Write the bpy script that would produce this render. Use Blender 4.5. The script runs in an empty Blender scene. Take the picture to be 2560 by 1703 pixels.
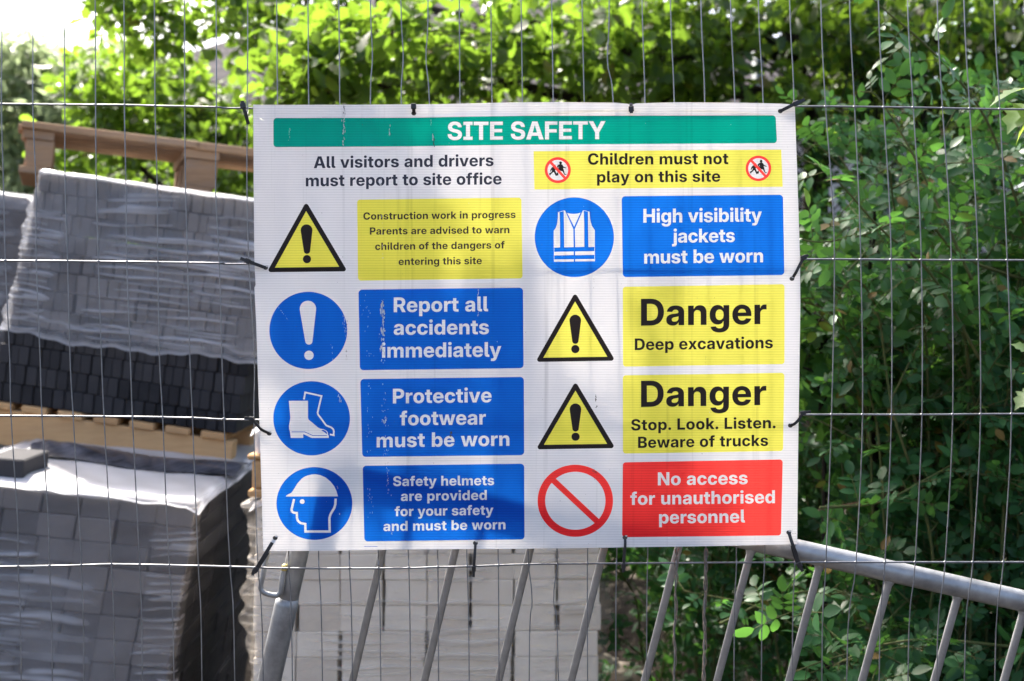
import bpy, bmesh, math, random, json
import numpy as np
from mathutils import Vector, Matrix, Quaternion
from mathutils.geometry import delaunay_2d_cdt
R = math.radians
rng = np.random.default_rng(7)
random.seed(7)
scene = bpy.context.scene
COL = scene.collection

# ---------------------------------------------------------------- camera, sky, sun, exposure
CAM_D, CAM_Z, PPM = 1.9, 1.35, 1700.0          # distance to fence plane, height, photo pixels per metre at the fence
cam_data = bpy.data.cameras.new("camera")
cam = bpy.data.objects.new("camera", cam_data)
COL.objects.link(cam)
cam.location = (0, -CAM_D, CAM_Z)
cam.rotation_euler = (R(90), 0, 0)
cam_data.sensor_width = 36
cam_data.lens = 36 * CAM_D / (2560 / PPM)
cam_data.clip_start = 0.05
cam_data.clip_end = 2000
cam_data.dof.use_dof = True
cam_data.dof.focus_distance = CAM_D - 0.005
cam_data.dof.aperture_fstop = 5.6
scene.camera = cam

SUN_EL, SUN_AZ = 52.0, -30.0                     # behind the fence and to the left
sdir = Vector((math.sin(R(SUN_AZ)) * math.cos(R(SUN_EL)), math.cos(R(SUN_AZ)) * math.cos(R(SUN_EL)), math.sin(R(SUN_EL))))
world = bpy.data.worlds.new("World")
scene.world = world
world.use_nodes = True
wn = world.node_tree
bg = wn.nodes["Background"]
sky = wn.nodes.new("ShaderNodeTexSky")
sky.sky_type = 'NISHITA'
sky.sun_disc = False
sky.sun_elevation = R(SUN_EL)
sky.sun_rotation = R(SUN_AZ)
sky.air_density = 0.8
sky.dust_density = 6.5
sky.ozone_density = 1.0
wn.links.new(sky.outputs[0], bg.inputs[0])
bg.inputs[1].default_value = 0.15
sun_data = bpy.data.lights.new("sun", 'SUN')
sun_data.energy = 4.5
sun_data.angle = R(0.53)
sun_data.color = (1.0, 0.94, 0.85)
sun = bpy.data.objects.new("sun", sun_data)
COL.objects.link(sun)
sun.location = (-6, 10, 16)
sun.rotation_euler = sdir.to_track_quat('Z', 'Y').to_euler()
scene.view_settings.view_transform = 'Standard'
scene.view_settings.look = 'None'
scene.view_settings.gamma = 1
scene.view_settings.exposure = 1.95
cy = scene.cycles
cy.use_denoising = True
cy.max_bounces = 10
cy.diffuse_bounces = 4
cy.glossy_bounces = 3
cy.transmission_bounces = 4
cy.transparent_max_bounces = 16
cy.sample_clamp_indirect = 6
cy.caustics_reflective = False
cy.caustics_refractive = False

# ---------------------------------------------------------------- helpers
def P(px, py, d):
    """point that stands d metres in front of the camera, seen at photo pixel (px, py)"""
    k = d / CAM_D / PPM
    return Vector(((px - 1280) * k, d - CAM_D, CAM_Z + (851.5 - py) * k))

def tag(o, label=None, cat=None, group=None, kind=None):
    if label: o["label"] = label
    if cat: o["category"] = cat
    if group: o["group"] = group
    if kind: o["kind"] = kind
    return o

def root(name, loc, label, cat, group=None):
    o = bpy.data.objects.new(name, None)
    o.empty_display_size = 0.05
    o.location = loc
    COL.objects.link(o)
    return tag(o, label, cat, group)

def wloc(o):
    v = Vector((0, 0, 0))
    while o:
        v += o.location
        o = o.parent
    return v

def mk(name, V, F, mats, parent=None, mi=None, smooth=False, origin=None):
    """one mesh object from world-space vertices"""
    V = np.asarray([tuple(v) for v in V] if not isinstance(V, np.ndarray) else V, dtype=float).reshape(-1, 3)
    base = wloc(parent) if parent else Vector((0, 0, 0))
    org = Vector(origin) if origin is not None else base
    me = bpy.data.meshes.new(name)
    if isinstance(F, np.ndarray):
        k = F.shape[1]
        me.vertices.add(len(V)); me.vertices.foreach_set("co", (V - np.array(org)).ravel())
        me.loops.add(F.size); me.loops.foreach_set("vertex_index", F.ravel().astype(np.int32))
        me.polygons.add(len(F)); me.polygons.foreach_set("loop_start", np.arange(len(F), dtype=np.int32) * k)
        me.update(calc_edges=True)
    else:
        me.from_pydata([tuple(v) for v in V - np.array(org)], [], F)
    for m in (mats if isinstance(mats, (list, tuple)) else [mats]):
        me.materials.append(m)
    if mi is not None:
        me.polygons.foreach_set("material_index", np.asarray(mi, dtype=np.int32))
    if smooth:
        me.polygons.foreach_set("use_smooth", np.ones(len(me.polygons), dtype=bool))
    me.update()
    o = bpy.data.objects.new(name, me)
    COL.objects.link(o)
    if parent:
        o.parent = parent
    o.location = org - base
    return o

class MB:
    """collects solids into one mesh"""
    def __init__(s): s.V = []; s.F = []; s.M = []
    def add(s, V, F, m=0):
        n = len(s.V)
        s.V += [tuple(v) for v in V]
        s.F += [tuple(i + n for i in f) for f in F]
        s.M += [m] * len(F)
    def tube(s, pts, r, n=8, m=0, caps=True):
        pts = [Vector(p) for p in pts]
        rr = r if isinstance(r, (list, tuple)) else [r] * len(pts)
        t0 = (pts[1] - pts[0]).normalized()
        up = Vector((0, 0, 1)) if abs(t0.z) < 0.9 else Vector((0, 1, 0))
        x = t0.cross(up).normalized()
        V = []
        for i, p in enumerate(pts):
            a = pts[max(i - 1, 0)]; b = pts[min(i + 1, len(pts) - 1)]
            t = (b - a).normalized()
            x = (x - t * x.dot(t)).normalized()
            y = t.cross(x)
            for k in range(n):
                c = 2 * math.pi * k / n
                V.append(p + (x * math.cos(c) + y * math.sin(c)) * rr[i])
        F = []
        for i in range(len(pts) - 1):
            for k in range(n):
                F.append((i * n + k, i * n + (k + 1) % n, (i + 1) * n + (k + 1) % n, (i + 1) * n + k))
        if caps:
            F.append(tuple(range(n - 1, -1, -1)))
            F.append(tuple((len(pts) - 1) * n + k for k in range(n)))
        s.add(V, F, m)
    def box(s, o, U, V, W, m=0, bev=0.0):
        """box with corner o and edge vectors; optional chamfer (in metres)"""
        o, U, V, W = Vector(o), Vector(U), Vector(V), Vector(W)
        if bev <= 0:
            c = [o, o + U, o + U + V, o + V]
            vs = c + [p + W for p in c]
            s.add(vs, [(0, 3, 2, 1), (4, 5, 6, 7), (0, 1, 5, 4), (1, 2, 6, 5), (2, 3, 7, 6), (3, 0, 4, 7)], m)
            return
        bm = bmesh.new()
        vs = [bm.verts.new(o + U * a + V * b + W * c) for c in (0, 1) for b in (0, 1) for a in (0, 1)]
        for f in [(0, 2, 3, 1), (4, 5, 7, 6), (0, 1, 5, 4), (1, 3, 7, 5), (3, 2, 6, 7), (2, 0, 4, 6)]:
            bm.faces.new([vs[i] for i in f])
        bmesh.ops.recalc_face_normals(bm, faces=bm.faces)
        bmesh.ops.bevel(bm, geom=bm.edges[:], offset=bev, segments=1, affect='EDGES', profile=0.5)
        bm.verts.index_update()
        s.add([v.co.copy() for v in bm.verts], [tuple(v.index for v in f.verts) for f in bm.faces], m)
        bm.free()
    def build(s, name, mats, parent=None, smooth=False, origin=None):
        return mk(name, s.V, s.F, mats, parent, s.M, smooth, origin)

def smooth_line(pts, n=6):
    """Catmull-Rom through 3D points"""
    pts = [Vector(p) for p in pts]
    q = [pts[0] * 2 - pts[1]] + pts + [pts[-1] * 2 - pts[-2]]
    out = []
    for i in range(1, len(q) - 2):
        for k in range(n):
            t = k / n
            a, b, c, d = q[i - 1], q[i], q[i + 1], q[i + 2]
            out.append(0.5 * ((2 * b) + (c - a) * t + (2 * a - 5 * b + 4 * c - d) * t * t + (3 * b - a - 3 * c + d) * t ** 3))
    out.append(pts[-1])
    return out

# ---------------------------------------------------------------- materials
class NT:
    def __init__(s, name):
        s.m = bpy.data.materials.new(name); s.m.use_nodes = True
        s.t = s.m.node_tree; s.t.nodes.clear()
        s.out = s.n("ShaderNodeOutputMaterial")
    def n(s, typ, **kw):
        nd = s.t.nodes.new(typ)
        for k, v in kw.items(): setattr(nd, k, v)
        return nd
    def l(s, a, b): s.t.links.new(a, b)
    def val(s, sock, v):
        if hasattr(v, "is_linked") or hasattr(v, "links"): s.l(v, sock)
        else: sock.default_value = v
    def coord(s, scale=(1, 1, 1), rot=(0, 0, 0), kind="Object"):
        tc = s.n("ShaderNodeNewGeometry" if kind == "Position" else "ShaderNodeTexCoord"); mp = s.n("ShaderNodeMapping")
        mp.inputs["Scale"].default_value = scale; mp.inputs["Rotation"].default_value = rot
        s.l(tc.outputs[kind], mp.inputs[0]); return mp.outputs[0]
    def noise(s, vec, scale, detail=4, rough=0.55, dist=0.0):
        nd = s.n("ShaderNodeTexNoise"); s.l(vec, nd.inputs["Vector"])
        nd.inputs["Scale"].default_value = scale; nd.inputs["Detail"].default_value = detail
        nd.inputs["Roughness"].default_value = rough; nd.inputs["Distortion"].default_value = dist
        return nd.outputs[0]
    def ramp(s, fac, stops):
        nd = s.n("ShaderNodeValToRGB"); s.l(fac, nd.inputs[0])
        e = nd.color_ramp.elements
        while len(e) < len(stops): e.new(0.5)
        for el, (p, c) in zip(e, stops):
            el.position = p; el.color = c if len(c) == 4 else (*c, 1)
        return nd.outputs[0]
    def mixc(s, fac, a, b, mode='MIX'):
        nd = s.n("ShaderNodeMix", data_type='RGBA', blend_type=mode)
        s.val(nd.inputs[0], fac); s.val(nd.inputs[6], a); s.val(nd.inputs[7], b)
        return nd.outputs[2]
    def math(s, op, a, b=0.0, c=0.0):
        nd = s.n("ShaderNodeMath", operation=op)
        s.val(nd.inputs[0], a); s.val(nd.inputs[1], b); s.val(nd.inputs[2], c)
        return nd.outputs[0]
    def pr(s, color, rough=0.5, metal=0.0, spec=0.5, normal=None):
        nd = s.n("ShaderNodeBsdfPrincipled")
        s.val(nd.inputs["Base Color"], color); s.val(nd.inputs["Roughness"], rough)
        s.val(nd.inputs["Metallic"], metal); nd.inputs["Specular IOR Level"].default_value = spec
        if normal: s.l(normal, nd.inputs["Normal"])
        return nd.outputs[0]
    def bump(s, h, strength=0.3, dist=0.01):
        nd = s.n("ShaderNodeBump"); s.l(h, nd.inputs["Height"])
        nd.inputs["Strength"].default_value = strength; nd.inputs["Distance"].default_value = dist
        return nd.outputs[0]
    def mixs(s, fac, a, b):
        nd = s.n("ShaderNodeMixShader"); s.val(nd.inputs[0], fac); s.l(a, nd.inputs[1]); s.l(b, nd.inputs[2])
        return nd.outputs[0]
    def done(s, sh): s.l(sh, s.out.inputs[0]); return s.m

def c4(c): return (c[0], c[1], c[2], 1.0)

def sign_mat(name, col, tcol, tfac=0.4, rough=0.38):
    t = NT(name)
    # fluted twin-wall sheet: webs every 3.6 mm hold back a little light, film slightly uneven and dusty
    co = t.coord(kind="Object")
    sep = t.n("ShaderNodeSeparateXYZ"); t.l(co, sep.inputs[0])
    w = t.math('SINE', t.math('MULTIPLY', sep.outputs[2], 2 * math.pi / 0.0037))
    web = t.math('POWER', t.math('MULTIPLY_ADD', w, 0.5, 0.5), 6.0)
    dust = t.noise(t.coord((3, 1, 1.2)), 6, 5, 0.6)
    fine = t.noise(t.coord((40, 1, 8)), 12, 3, 0.6)
    d1 = t.math('MULTIPLY_ADD', dust, 0.10, 0.93)
    d2 = t.math('MULTIPLY_ADD', fine, 0.05, 0.975)
    run = t.noise(t.coord((55, 1, 1.1)), 1.0, 5, 0.65)                       # thin dirty rain streaks
    runs = t.ramp(run, [(0.58, (1, 1, 1)), (0.80, (0.70, 0.70, 0.70))])
    d2 = t.math('MULTIPLY', d2, runs)
    k = t.math('MULTIPLY', t.math('MULTIPLY', d1, d2), t.math('MULTIPLY_ADD', web, -0.10, 1.0))
    base = t.mixc(1.0, c4(col), t_comb(t, k), 'MULTIPLY')
    tr = t.mixc(1.0, c4(tcol), t_comb(t, t.math('MULTIPLY', k, t.math('MULTIPLY_ADD', web, -0.35, 1.0))), 'MULTIPLY')
    nrm = t.bump(t.math('ADD', w, t.math('MULTIPLY', dust, 4.0)), 0.12, 0.0006)
    b = t.pr(base, rough, 0, 0.10, nrm)
    tl = t.n("ShaderNodeBsdfTranslucent"); t.l(tr, tl.inputs[0])
    return t.done(t.mixs(tfac, b, tl.outputs[0]))

def t_comb(t, v):
    nd = t.n("ShaderNodeCombineColor")
    for i in range(3): t.l(v, nd.inputs[i])
    return nd.outputs[0]

def metal_mat(name, a, b, rough=0.45, metal=0.7, scale=60, stretch=(1, 1, 1), mud=0.55):
    t = NT(name)
    n1 = t.noise(t.coord(stretch), scale, 5, 0.6)
    n2 = t.noise(t.coord(stretch), scale * 0.15, 3, 0.5)
    col = t.ramp(t.math('MULTIPLY_ADD', n2, 0.5, t.math('MULTIPLY', n1, 0.5)), [(0.32, a), (0.68, b)])
    n3 = t.noise(t.coord(kind="Position"), 21, 6, 0.7)
    stain = t.ramp(n3, [(0.60, (0, 0, 0)), (0.72, (1, 1, 1))])              # dried mud and a little rust
    col = t.mixc(t.math('MULTIPLY', stain, mud), col, (0.13, 0.095, 0.065, 1))
    r = t.math('MULTIPLY_ADD', n1, 0.25, rough - 0.1)
    return t.done(t.pr(col, r, metal, 0.5, t.bump(n1, 0.08, 0.001)))

def leaf_mat(name, dark, light, trans, tfac=0.45, rough=0.5, spec=0.28, dead=0.02):
    t = NT(name)
    g = t.n("ShaderNodeNewGeometry")
    rnd = g.outputs["Random Per Island"]
    big = t.noise(t.coord(), 1.7, 2, 0.5)
    f = t.math('MULTIPLY_ADD', rnd, 0.7, t.math('MULTIPLY', big, 0.3))
    base = t.mixc(f, c4(dark), c4(light))
    v = t.noise(t.coord(), 60, 2, 0.5)
    base = t.mixc(t.math('MULTIPLY', v, 0.35), base, c4([x * 0.6 for x in dark]))
    dd = t.math('LESS_THAN', rnd, dead)                                      # the odd yellowed leaf
    base = t.mixc(dd, base, (0.16, 0.10, 0.025, 1))
    tc = t.mixc(f, c4([x * 0.75 for x in trans]), c4(trans))
    b = t.pr(base, rough, 0, spec, t.bump(v, 0.2, 0.002))
    tl = t.n("ShaderNodeBsdfTranslucent"); t.l(tc, tl.inputs[0])
    return t.done(t.mixs(tfac, b, tl.outputs[0]))

def plain_mat(name, a, b, scale=8, rough=0.8, bump=0.3, stretch=(1, 1, 1), bd=0.005, spec=0.3, det=6):
    t = NT(name)
    n1 = t.noise(t.coord(stretch), scale, det, 0.6)
    n2 = t.noise(t.coord(stretch), scale * 9, 3, 0.6)
    col = t.ramp(t.math('MULTIPLY_ADD', n2, 0.3, t.math('MULTIPLY', n1, 0.7)), [(0.3, a), (0.7, b)])
    return t.done(t.pr(col, rough, 0, spec, t.bump(t.math('MULTIPLY_ADD', n2, 0.5, n1), bump, bd)))

def block_mat(name, a, b):
    """concrete block, each block with its own tone"""
    t = NT(name)
    oi = t.n("ShaderNodeObjectInfo")
    n1 = t.noise(t.coord(kind="Position"), 14, 5, 0.65); n2 = t.noise(t.coord(kind="Position"), 220, 2, 0.6)
    f = t.math('ADD', t.math('MULTIPLY', oi.outputs["Random"], 0.45), t.math('MULTIPLY_ADD', n1, 0.45, t.math('MULTIPLY', n2, 0.2)))
    col = t.ramp(f, [(0.22, a), (0.78, b)])
    return t.done(t.pr(col, 0.9, 0, 0.25, t.bump(t.math('MULTIPLY_ADD', n2, 0.6, n1), 0.5, 0.004)))

def wood_mat(name, a, b, grey=0.5):
    t = NT(name)
    oi = t.n("ShaderNodeObjectInfo")
    co = t.coord((1.5, 14, 14), kind="Position")
    n1 = t.noise(co, 5, 6, 0.65, 1.2)
    n2 = t.noise(t.coord(kind="Position"), 9, 3, 0.5)
    f = t.math('ADD', t.math('MULTIPLY', oi.outputs["Random"], 0.3), t.math('MULTIPLY_ADD', n1, 0.55, t.math('MULTIPLY', n2, 0.2)))
    col = t.ramp(f, [(0.25, a), (0.8, b)])
    gz = t.noise(t.coord((0.8, 5, 5), kind="Position"), 4, 4, 0.6)            # silvered, weathered patches
    col = t.mixc(t.math('MULTIPLY', t.ramp(gz, [(0.5, (0, 0, 0)), (0.72, (1, 1, 1))]), grey), col, (0.24, 0.205, 0.175, 1))
    return t.done(t.pr(col, 0.85, 0, 0.2, t.bump(n1, 0.35, 0.003)))

def film_mat(name, op_lo, op_hi, col=(0.62, 0.63, 0.66), axis=(1.3, 1.3, 17), tr=0.4):
    """clear stretch film: milky where creased, see-through where it lies tight"""
    t = NT(name)
    co = t.coord(axis)
    n1 = t.noise(co, 1.0, 1.5, 0.5, 0.3)
    n2 = t.noise(t.coord((7, 7, 0.9)), 1.0, 1, 0.5)
    f = t.math('MULTIPLY_ADD', n1, 0.7, t.math('MULTIPLY', n2, 0.3))
    op = t.n("ShaderNodeMapRange"); t.l(f, op.inputs[0])
    op.inputs[1].default_value = 0.38; op.inputs[2].default_value = 0.68
    op.inputs[3].default_value = op_lo; op.inputs[4].default_value = op_hi
    at = t.n("ShaderNodeAttribute"); at.attribute_name = "fold"              # gathered folds are milkier, which also paints in sky glints along the creases
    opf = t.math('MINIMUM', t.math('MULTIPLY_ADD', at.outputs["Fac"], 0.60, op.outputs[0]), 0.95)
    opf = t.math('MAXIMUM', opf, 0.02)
    b = t.pr(c4(col), 0.17, 0, 0.65)
    tl = t.n("ShaderNodeBsdfTranslucent"); tl.inputs[0].default_value = c4(col)
    milk = t.mixs(tr, b, tl.outputs[0])
    tp = t.n("ShaderNodeBsdfTransparent"); tp.inputs[0].default_value = (0.97, 0.97, 0.975, 1)
    return t.done(t.mixs(opf, tp.outputs[0], milk))

M = {}
M["steel"] = metal_mat("galvanised_wire", (0.11, 0.114, 0.12), (0.30, 0.305, 0.315), 0.42, 0.65, 90)
M["tube"] = metal_mat("galvanised_tube", (0.13, 0.136, 0.14), (0.46, 0.468, 0.47), 0.40, 0.5, 35)
M["tie"] = plain_mat("black_nylon", (0.008, 0.008, 0.010), (0.02, 0.02, 0.022), 60, 0.4, 0.1, spec=0.5)
M["brass"] = metal_mat("worn_yellow_paint", (0.45, 0.33, 0.05), (0.75, 0.62, 0.25), 0.5, 0.1, 200)
WHITE, YEL, BLU, GRN, RED, BLK, NAVY, BRN = "white yellow blue green red black navy brown".split()
SM = {
    WHITE: sign_mat("sign_white", (0.80, 0.80, 0.80), (0.84, 0.79, 0.72), 0.20),
    YEL: sign_mat("sign_yellow", (0.82, 0.755, 0.06), (0.92, 0.84, 0.16), 0.20),
    BLU: sign_mat("sign_blue", (0.001, 0.036, 0.39), (0.008, 0.20, 0.78), 0.26),
    GRN: sign_mat("sign_green", (0.001, 0.25, 0.205), (0.0, 0.42, 0.27), 0.20),
    RED: sign_mat("sign_red", (0.84, 0.008, 0.022), (1.0, 0.09, 0.07), 0.26),
    BLK: sign_mat("sign_black", (0.022, 0.020, 0.021), (0.02, 0.014, 0.010), 0.2),
    NAVY: sign_mat("sign_faded_navy", (0.038, 0.044, 0.066), (0.03, 0.03, 0.04), 0.2),
    BRN: sign_mat("sign_faded_black", (0.050, 0.042, 0.030), (0.05, 0.04, 0.025), 0.2),
}
M["scuff"] = plain_mat("scuffed_print", (0.35, 0.33, 0.30), (0.75, 0.74, 0.72), 300, 0.7, 0.2)
M["dirt_and_holes"] = plain_mat("dark_dirt_and_holes", (0.03, 0.028, 0.025), (0.12, 0.11, 0.09), 300, 0.8, 0.2)
def backfilm():
    t = NT("sign_back_film")
    tp = t.n("ShaderNodeBsdfTransparent"); tp.inputs[0].default_value = (0.95, 0.95, 0.96, 1)
    tl = t.n("ShaderNodeBsdfTranslucent"); tl.inputs[0].default_value = (0.85, 0.85, 0.86, 1)
    return t.done(t.mixs(0.88, tp.outputs[0], tl.outputs[0]))
M["back"] = backfilm()

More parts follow.
